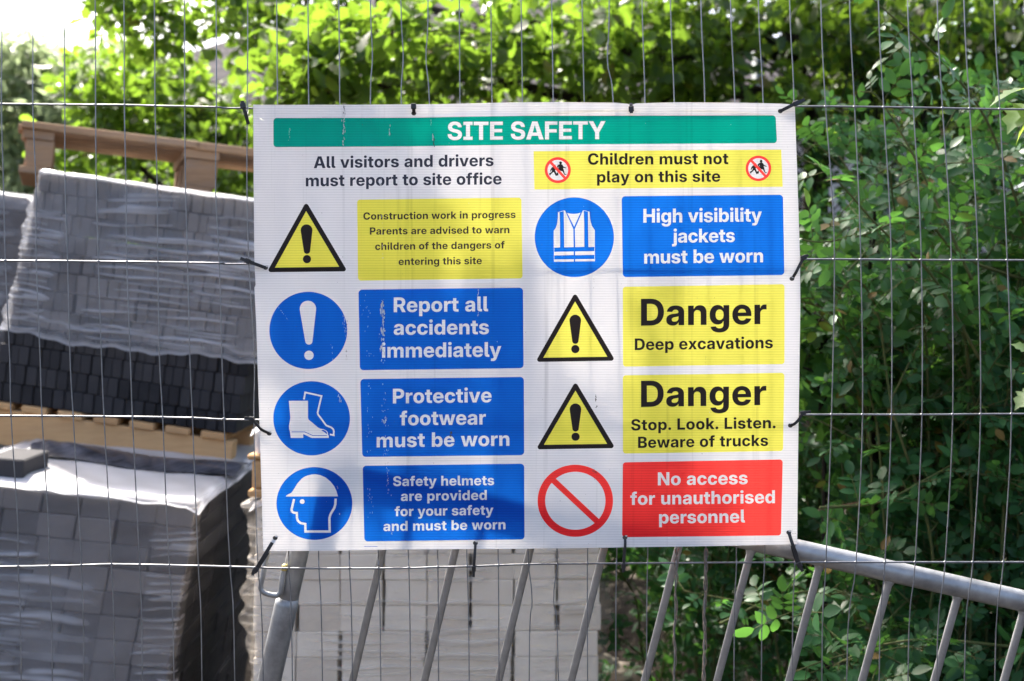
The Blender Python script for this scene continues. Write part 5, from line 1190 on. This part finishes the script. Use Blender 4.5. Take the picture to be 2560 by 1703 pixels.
def build_oak():
    base = Vector((1.52, 4.5, 0))
    rt = root("oak_tree", base, "large oak with dark limbs and glowing lobed leaves along the top of the view", "tree", "oaks behind the fence")
    mb = MB()
    trunk = smooth_line([base - Vector((0, 0, 0.1)), base + Vector((0.02, 0, 0.8)), base + Vector((-0.03, -0.05, 1.7)), P(2035, 300, 6.3), P(1975, 120, 6.3), P(1930, -120, 6.3), Vector((0.7, 4.3, 4.6)), Vector((0.4, 4.6, 5.6))], 5)
    n = len(trunk)
    mb.tube(trunk, [0.11 - 0.09 * min(1, 1.5 * i / n) for i in range(n)], 12)
    mb.build("trunk", M["bark"], rt, True)
    limbs = []
    def limb(pts, r0, r1):
        q = smooth_line(pts, 6); m = len(q)
        mb.tube(q, [r0 + (r1 - r0) * i / (m - 1) for i in range(m)], 8)
        limbs.extend(q)
    mb = MB()
    limb([P(2030, 285, 6.3), P(1880, 232, 6.2), P(1700, 236, 6.1), P(1540, 256, 6.0), P(1380, 232, 5.8), P(1180, 196, 5.6), P(1010, 205, 5.4), P(840, 236, 5.2), P(700, 205, 5.1)], 0.046, 0.008)
    limb([P(1985, 140, 6.3), P(1930, 110, 6.2), P(1800, 60, 6.1), P(1600, 20, 6.0), P(1380, 60, 5.9), P(1150, 40, 5.9), P(900, -20, 6.0), P(650, -30, 6.1), P(420, -40, 5.8), P(300, -20, 5.7)], 0.040, 0.007)
    limb([P(1990, 45, 6.1), P(1860, 110, 5.9), P(1700, 145, 5.7), P(1560, 170, 5.6)], 0.013, 0.006)
    limb([P(1975, 130, 6.3), P(1925, 140, 6.2), P(1920, 70, 6.1), P(1840, 10, 6.0)], 0.024, 0.008)
    limb([P(1990, 100, 6.3), P(2200, 60, 6.4), P(2500, 90, 6.3), P(2750, 40, 6.3)], 0.035, 0.01)
    limb([P(1080, 195, 5.5), P(980, 120, 5.3), P(900, 60, 5.3)], 0.012, 0.005)
    limb([P(1300, 215, 5.7), P(1290, 110, 5.6), P(1240, 20, 5.6)], 0.014, 0.005)
    limb([Vector((0.7, 4.3, 4.6)), Vector((0.1, 3.8, 4.7)), Vector((-0.6, 3.0, 4.6)), Vector((-1.2, 2.2, 4.4)), Vector((-1.6, 1.9, 4.35))], 0.04, 0.008)
    limb([Vector((0.7, 4.3, 4.6)), Vector((0.9, 3.6, 4.8)), Vector((0.6, 2.9, 4.9))], 0.03, 0.01)
    limb([Vector((0.5, 4.5, 5.2)), Vector((0.2, 5.4, 5.4)), Vector((-0.2, 6.2, 5.4))], 0.03, 0.01)
    B = []
    for a in [(1000, 120, 5.2, 330, 115, .45, 85), (760, 185, 4.95, 120, 65, .25, 26), (1260, 110, 5.5, 170, 120, .4, 36), (780, 50, 6.2, 220, 100, .5, 46),
              (340, 20, 5.6, 105, 75, .3, 26), (430, 95, 5.8, 75, 50, .2, 9), (590, 20, 6.2, 130, 60, .45, 24), (680, 100, 6.0, 50, 40, .3, 6),
              (1500, 120, 5.5, 200, 130, .5, 62), (1740, 140, 5.8, 150, 120, .45, 48), (1650, 30, 5.9, 250, 60, .5, 40), (2080, 130, 6.1, 110, 150, .5, 40), (1960, 40, 5.8, 120, 70, .3, 22), (1960, 230, 5.6, 60, 40, .2, 7), (2330, 170, 6.2, 280, 230, .7, 95), (2600, 0, 6.2, 300, 250, .7, 50),
              (1300, 330, 6.4, 650, 110, .4, 70)]:
        B.append(blob_px(*a))
    B.append(blob((-0.02, 3.5, 4.75), (1.35, 1.1, 0.45), 420)); B.append(blob((0.4, 5.7, 5.2), (1.3, 0.8, 0.6), 140)); B.append(blob_px(2380, 60, 7.3, 430, 420, .5, 200))  # upper crown out of view, filled out to shade the shrubs on the right
    B.append(blob((1.5, 3.4, 4.6), (0.8, 0.8, 0.5), 130)); B.append(blob((1.6, 5.0, 4.6), (0.9, 0.6, 0.6), 60))
    # bough that throws the dappled shade on the sign
    tips = np.vstack(B); B2 = []
    for px, py, r, n in DAPPLE:
        c = P(px, py, CAM_D); c = c + sdir * ((4.35 - c.z) / sdir.z)
        B2.append(blob(c, (r, r, r * 0.6), n))
    tip2 = np.vstack(B2)
    twigs(mb, np.vstack([tips, tip2[::3]]), limbs, 0.0045)
    mb.build("limbs", M["bark"], rt, True)
    leaves("crown", *[np.concatenate(q) for q in zip(clusters(tips, 11, 0.13, 0.096), clusters(tip2, 5, 0.05, 0.075))], OAK, M["oakleaf"], rt)
DAPPLE = [(680, 380, .06, 6), (780, 350, .07, 8), (870, 450, .08, 9), (930, 300, .05, 5), (700, 560, .07, 8), (830, 600, .08, 9), (950, 620, .06, 6), (1000, 450, .05, 3), (720, 760, .07, 8), (830, 800, .07, 9),
          (920, 850, .07, 8), (1010, 800, .06, 6), (1080, 850, .05, 4), (1300, 800, .04, 4), (850, 1040, .05, 6), (950, 1000, .05, 6), (1040, 980, .05, 4), (1220, 960, .05, 5), (1330, 980, .05, 5),
          (1720, 870, .05, 3), (1720, 1000, .04, 2), (1640, 1270, .06, 6), (1450, 1270, .05, 5), (1560, 1330, .05, 4)]
build_oak()

def build_young_oak():
    base = P(480, 851, 7.1); base.z = 0
    rt = root("oak_tree", base, "bushy young oak with bright yellow-green leaves behind the empty pallet, upper left", "tree", "oaks behind the fence")
    mb = MB()
    limbs = []
    for pts, r0, r1 in (([base, base + Vector((0.05, 0, 1.2)), P(470, 500, 7.1), P(450, 250, 7.0), P(430, 120, 6.9)], 0.05, 0.01),
                        ([P(470, 520, 7.1), P(330, 400, 7.0), P(230, 300, 6.9)], 0.022, 0.006), ([P(465, 430, 7.1), P(580, 330, 6.8), P(650, 250, 6.7)], 0.02, 0.006)):
        q = smooth_line(pts, 6); m = len(q); limbs.extend(q)
        mb.tube(q, [r0 + (r1 - r0) * i / (m - 1) for i in range(m)], 8)
    B = [blob_px(*a) for a in [(350, 260, 6.8, 205, 100, .5, 100), (290, 390, 7.0, 190, 65, .5, 48), (560, 430, 6.6, 110, 60, .35, 26), (560, 330, 6.6, 120, 80, .4, 36), (420, 190, 6.7, 80, 60, .3, 10), (250, 215, 6.6, 80, 70, .3, 18), (450, 600, 7.0, 330, 170, .5, 60)]]
    tips = np.vstack(B)
    twigs(mb, tips, limbs, 0.004)
    mb.build("trunk", M["bark"], rt, True)
    leaves("crown", *clusters(tips, 11, 0.12, 0.085), OAK, M["oakleaf"], rt)
build_young_oak()

def build_tree(label, base, name, limbs_px, blobs, n, spread, size, tpl, mat, group=None, cat="tree", tw=0.005):
    rt = root(name, base, label, cat, group)
    mb = MB(); limbs = []
    for pts, r0, r1 in limbs_px:
        q = smooth_line(pts, 6); m = len(q); limbs.extend(q)
        mb.tube(q, [r0 + (r1 - r0) * i / (m - 1) for i in range(m)], 8)
    tips = np.vstack(blobs)
    twigs(mb, tips, limbs, tw)
    mb.build("trunk" if cat == "tree" else "stems", M["bark"], rt, True)
    leaves("crown" if cat == "tree" else "foliage", *clusters(tips, n, spread, size, toward=-0.6 if cat == "shrub" else 0.0), tpl, mat, rt)
b = P(80, 851, 13.5); b.z = 0
build_tree("soft grey-green willow far back at the left edge of the view", b, "willow_tree",
           [([b, b + Vector((0.1, 0, 2)), P(70, 300, 13.5), P(90, 120, 13.5)], 0.14, 0.02)],
           [blob_px(60, 300, 13.5, 190, 190, 0.7, 240), blob_px(190, 330, 13.2, 110, 180, .8, 110), blob_px(-250, 300, 13.8, 260, 200, 1, 140), blob_px(80, 520, 13.2, 260, 150, .8, 160), blob_px(120, 175, 13.4, 70, 55, .5, 40), blob_px(20, 160, 13.4, 70, 70, .5, 50)],
           15, 0.26, 0.14, LANCE, M["paleleaf"], tw=0.0018)
b = P(330, 851, 15.5); b.z = 0
build_tree("hazy green tree far behind the young oak, left of the house", b, "birch_tree",
           [([b, b + Vector((0, 0, 2)), P(340, 300, 15.5), P(330, 190, 15.5)], 0.12, 0.02)],
           [blob_px(320, 250, 15.5, 170, 150, .9, 240), blob_px(400, 420, 15.2, 300, 200, .9, 200)], 13, 0.26, 0.13, OVAL, M["paleleaf"], tw=0.0018)
# dark hawthorn hedge closing the view on the right and behind the sign
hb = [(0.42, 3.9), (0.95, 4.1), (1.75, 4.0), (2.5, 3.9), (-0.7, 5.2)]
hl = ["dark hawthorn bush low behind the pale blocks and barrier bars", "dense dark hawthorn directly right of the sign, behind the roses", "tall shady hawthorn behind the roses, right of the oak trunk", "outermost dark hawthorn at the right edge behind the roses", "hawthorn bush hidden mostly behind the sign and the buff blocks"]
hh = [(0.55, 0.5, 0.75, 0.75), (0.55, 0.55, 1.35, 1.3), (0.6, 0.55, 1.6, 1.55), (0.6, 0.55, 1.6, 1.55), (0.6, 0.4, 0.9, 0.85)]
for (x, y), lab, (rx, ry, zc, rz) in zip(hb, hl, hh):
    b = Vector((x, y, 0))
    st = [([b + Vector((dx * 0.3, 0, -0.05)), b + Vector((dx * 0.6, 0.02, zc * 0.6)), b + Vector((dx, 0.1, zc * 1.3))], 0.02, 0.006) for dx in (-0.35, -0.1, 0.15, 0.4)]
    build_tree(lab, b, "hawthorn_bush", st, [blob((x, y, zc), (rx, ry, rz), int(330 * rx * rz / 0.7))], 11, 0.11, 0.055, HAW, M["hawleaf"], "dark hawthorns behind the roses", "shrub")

# dog roses: arching canes with pinnate leaves
def pinnate(line, every, start, leaf, k, rs, keep=1.0):
    """compound leaves along a cane: leaflet positions, directions, normals, sizes and the stalk lines"""
    out = []; stalks = []
    acc = 0.0; side = 1
    L = sum((line[i + 1] - line[i]).length for i in range(len(line) - 1)); s = 0.0
    for i in range(len(line) - 1):
        seg = (line[i + 1] - line[i]); l = seg.length; t = seg.normalized()
        acc += l; s += l
        if acc < every or s < start * L: continue
        acc = 0.0; side = -side
        if rs.random() > keep: continue
        sd = t.cross(Vector((0, 0, 1)));
        if sd.length < 0.1: sd = Vector((1, 0, 0))
        sd.normalize()
        rot = Quaternion(t, rs.uniform(-1.2, 1.2))
        d = (rot @ sd * side * 0.9 + t * 0.45 + Vector((0, 0, 0.15)) + Vector(rs.normal(size=3) * 0.25)).normalized()
        nrm = (Vector((0, -0.65, 0.75)) + Vector(rs.normal(size=3) * 0.5)).normalized()   # blades turn to the open side
        nrm = (nrm - d * nrm.dot(d)).normalized(); b = nrm.cross(d)
        sz = leaf * rs.uniform(0.5, 1.3); np_ = int(rs.integers(2, 4))
        p0 = line[i + 1]
        rl = sz * (0.5 + 0.62 * np_)
        tip = p0 + d * rl - Vector((0, 0, rl * 0.12))
        stalks.append((p0, tip))
        for q in range(np_):
            f = (0.42 + 0.58 * q / np_)
            c = p0.lerp(tip, f)
            for sg in (-1, 1):
                dd = (b * sg + d * 0.35 + Vector(rs.normal(size=3) * 0.12)).normalized()
                out.append((c, dd, (nrm + Vector(rs.normal(size=3) * 0.25)), sz * rs.uniform(0.8, 1.05)))
        out.append((tip, d, (nrm + Vector(rs.normal(size=3) * 0.25)), sz * 1.1))
    return out, stalks

def build_rose(base, ncane, H, reach, az0, az1, label, seed, extra=(), leaf=0.033, every=0.030, keep=1.0):
    rs = np.random.default_rng(seed)
    base = Vector(base)
    rt = root("dog_rose", base, label, "shrub", "dog roses along the fence")
    mb = MB(); LV = []
    lines = []
    for c in range(ncane):
        az = R(rs.uniform(az0, az1)); h = H * rs.uniform(0.6, 1.05); rc = reach * rs.uniform(0.35, 1.05)
        o = base + Vector((rs.normal() * 0.10, rs.normal() * 0.08, 0))
        pts = []
        for i in range(7):
            t = i / 6
            x = rc * t ** 1.35
            z = h * math.sin(min(t * 1.9, 2.35)) / 1.0
            pts.append(o + Vector((math.sin(az) * x + rs.normal() * 0.02, math.cos(az) * x + rs.normal() * 0.02, z)))
        lines.append((smooth_line(pts, 12), 0.0042, 0.2))
        # side shoots
        ln = lines[-1][0]
        for s in range(int(rs.integers(5, 9))):
            a = ln[int(rs.uniform(0.25, 0.95) * (len(ln) - 1))]
            dv = Vector((rs.normal(), rs.normal() * 0.8, rs.uniform(-0.1, 0.9))).normalized() * rs.uniform(0.12, 0.36)
            lines.append((smooth_line([a, a + dv * 0.5 + Vector((0, 0, 0.03)), a + dv], 8), 0.0022, 0.1))
    for e in extra: lines.append((smooth_line([P(*q) for q in e], 14), 0.0035, 0.0))
    for ln, r, st in lines:
        m = len(ln)
        mb.tube(ln, [r * (1 - 0.7 * i / (m - 1)) for i in range(m)], 6, 0)
        o, stk = pinnate(ln, every, st, leaf, 3, rs, keep)
        LV += o
        for a, b_ in stk: mb.tube([a, (a + b_) / 2 + Vector((0, 0, 0.002)), b_], 0.0008, 4, 0, False)
    mb.build("canes", M["cane"], rt, True)
    pos = np.array([tuple(l[0]) for l in LV]); d = np.array([tuple(l[1]) for l in LV]); nn = np.array([tuple(l[2]) for l in LV]); sz = np.array([l[3] for l in LV])
    leaves("foliage", pos, d, nn, sz, OVAL, M["roseleaf"], rt)
build_rose((1.02, 0.95, 0), 26, 1.75, 0.55, -120, 120, "nearest dog rose, long arching canes right of the sign, crossing the upper fence wires", 11,
           extra=[[(2560, 560, 2.75), (2480, 330, 2.7), (2400, 204, 2.65), (2300, 100, 2.6), (2200, 15, 2.55), (2130, -60, 2.5)], [(2450, 900, 2.7), (2330, 690, 2.65), (2200, 570, 2.6), (2080, 440, 2.55), (1990, 390, 2.5)],
                  [(2560, 700, 2.8), (2400, 640, 2.7), (2300, 545, 2.65), (2150, 590, 2.6), (2040, 605, 2.5), (1960, 580, 2.45)], [(2430, 700, 2.6), (2300, 420, 2.6), (2200, 250, 2.6), (2150, 228, 2.6)]])
build_rose((1.50, 1.15, 0), 26, 1.9, 0.6, -150, 90, "tall dog rose at the far right, thick with dark green leaflets", 12)
build_rose((0.72, 1.55, 0), 24, 1.35, 0.5, -120, 120, "dog rose just right of the sign, its lower canes behind the barrier rail", 13)
build_rose((1.25, 1.9, 0), 26, 1.9, 0.6, -150, 150, "dog rose in the second row, filling the shade behind the nearest canes", 14)
build_rose((0.62, 2.45, 0), 16, 0.85, 0.5, -120, 120, "low dog rose below the sign, between the barrier bars and the hawthorn", 15, keep=0.8)
build_rose((1.0, 0.75, 0), 16, 0.80, 0.45, -120, 120, "low dog rose under the barrier rail in the bottom right corner", 16,
           extra=[[(2560, 1620, 2.6), (2300, 1600, 2.55), (2100, 1640, 2.5), (1960, 1690, 2.45)], [(1800, 1560, 2.7), (1930, 1500, 2.7), (2060, 1475, 2.7), (2200, 1500, 2.7)], [(2050, 1270, 2.6), (2200, 1255, 2.65), (2330, 1190, 2.7), (2450, 1120, 2.75)]])
build_rose((1.95, 1.7, 0), 20, 1.9, 0.6, -150, 90, "dog rose beyond the right edge, only its left canes in view", 17)

M["hazelleaf"] = leaf_mat("hazel_leaf", (0.016, 0.060, 0.018), (0.045, 0.14, 0.040), (0.16, 0.36, 0.05), 0.36, 0.45, 0.2)
b = Vector((0.86, 1.2, 0))
build_tree("broad-leaved hazel shoots mixed into the roses right of the sign", b, "hazel_shrub",
           [([b, b + Vector((0.02, 0, 0.7)), P(2170, 800, 3.05), P(2190, 560, 3.0)], 0.012, 0.003), ([b, b + Vector((0.2, 0.05, 0.6)), P(2350, 1000, 3.1), P(2420, 760, 3.05)], 0.011, 0.003), ([b, b + Vector((-0.1, 0, 0.5)), P(2060, 1000, 3.1), P(2040, 800, 3.05)], 0.010, 0.003)],
           [blob_px(2160, 820, 3.0, 110, 230, .14, 34), blob_px(2380, 980, 3.05, 130, 190, .16, 34), blob_px(2050, 930, 3.1, 60, 190, .12, 18), blob_px(2250, 1180, 3.05, 200, 120, .16, 26)],
           4, 0.09, 0.058, MAPLE, M["hazelleaf"], None, "shrub")
# sunlit maple seedling whose leaves poke in at the right edge
def build_maple():
    base = P(2720, 851, 2.25); base.z = 0
    rt = root("maple_sapling", base, "young maple with pale sunlit leaves poking in at the right edge", "sapling")
    mb = MB(); st = smooth_line([base, base + Vector((0, 0.02, 0.7)), P(2690, 600, 2.25), P(2660, 300, 2.22), P(2640, 100, 2.2)], 6)
    mb.tube(st, 0.006, 8)
    pos, d, nn, sz = [], [], [], []
    spec = [((2560, 222), (-1, 0.1, -.25), (0, -.2, 1), .062), ((2570, 262), (-.8, -.2, -.75), (-.3, -.5, .8), .062), ((2580, 300), (-.6, .1, -.6), (-.6, .3, .6), .05), ((2575, 880), (-.7, .2, .5), (0, -.5, .8), .034), ((2580, 980), (-.8, 0, -.6), (0, -.4, .9), .042), ((2600, 930), (-.8, .1, .1), (0, .3, 1), .03)]
    rs = np.random.default_rng(5)
    for i in range(26):
        spec.append(((rs.uniform(2660, 2830), rs.uniform(80, 1050)), tuple(rs.normal(size=3)), (rs.normal() * .4, rs.normal() * .4, 1), rs.uniform(.05, .075)))
    for (x, y), dd, n_, s in spec:
        p = P(x, y, 2.2); pos.append(tuple(p)); d.append(dd); nn.append(n_); sz.append(s)
        a = min(st, key=lambda q: (q - p).length)
        mb.tube([a, (a + p) / 2 + Vector((0, 0, .01)), p], 0.0011, 5, 0, False)
    mb.build("stem", M["cane_red"], rt, True)
    leaves("foliage", np.array(pos), np.array(d, float), np.array(nn, float), np.array(sz), MAPLE, M["mapleleaf"], rt)
build_maple()
# single thick brown bramble cane sweeping through the roses
mb = MB()
mb.tube(smooth_line([P(2040, 1280, 2.9), P(2160, 1255, 2.9), P(2260, 1220, 2.95), P(2360, 1150, 3.0), P(2450, 1110, 3.0), P(2620, 980, 3.05), P(2760, 800, 3.1)], 8), 0.0048, 8)
tag(mb.build("bramble_cane", M["cane_red"], None, True, P(2040, 1280, 2.9)), "bare red-brown bramble cane sweeping up to the right above the barrier rail", "cane")
# stones and broken timber on the soil at the bottom
st = None
rs = np.random.default_rng(9)
for i, (px, py, s) in enumerate([(1500, 1660, .05), (1540, 1690, .06), (1575, 1675, .035), (1515, 1700, .05), (1600, 1695, .04), (1660, 1650, .03), (1480, 1620, .03)]):
    bm = bmesh.new(); bmesh.ops.create_icosphere(bm, subdivisions=3, radius=1)
    o3 = rs.uniform(0, 9, 3)
    for v in bm.verts:
        f = 1 + 0.22 * math.sin(v.co.x * 3 + o3[0]) * math.sin(v.co.y * 4 + o3[1]) + 0.10 * math.sin(v.co.z * 9 + o3[2]) + 0.06 * math.sin(v.co.x * 17 + v.co.y * 13)
        v.co = Vector((v.co.x * 1.2 * f, v.co.y * f, v.co.z * 0.7 * f)) * s
    p = P(px, py, 4.55)
    V = [v.co + p for v in bm.verts]; F = [tuple(v.index for v in f.verts) for f in bm.faces]; bm.free()
    sm = M.setdefault("stone", plain_mat("rubble", (0.25, 0.21, 0.17), (0.50, 0.43, 0.36), 20, 0.95, 0.6))
    tag(mk("rubble_stone", V, F, sm, None, None, True, p), ["flat", "large", "small", "front", "round", "far", "back"][i] + " buff rubble stone on the soil right of the pale blocks", "stone", "rubble stones on the soil")
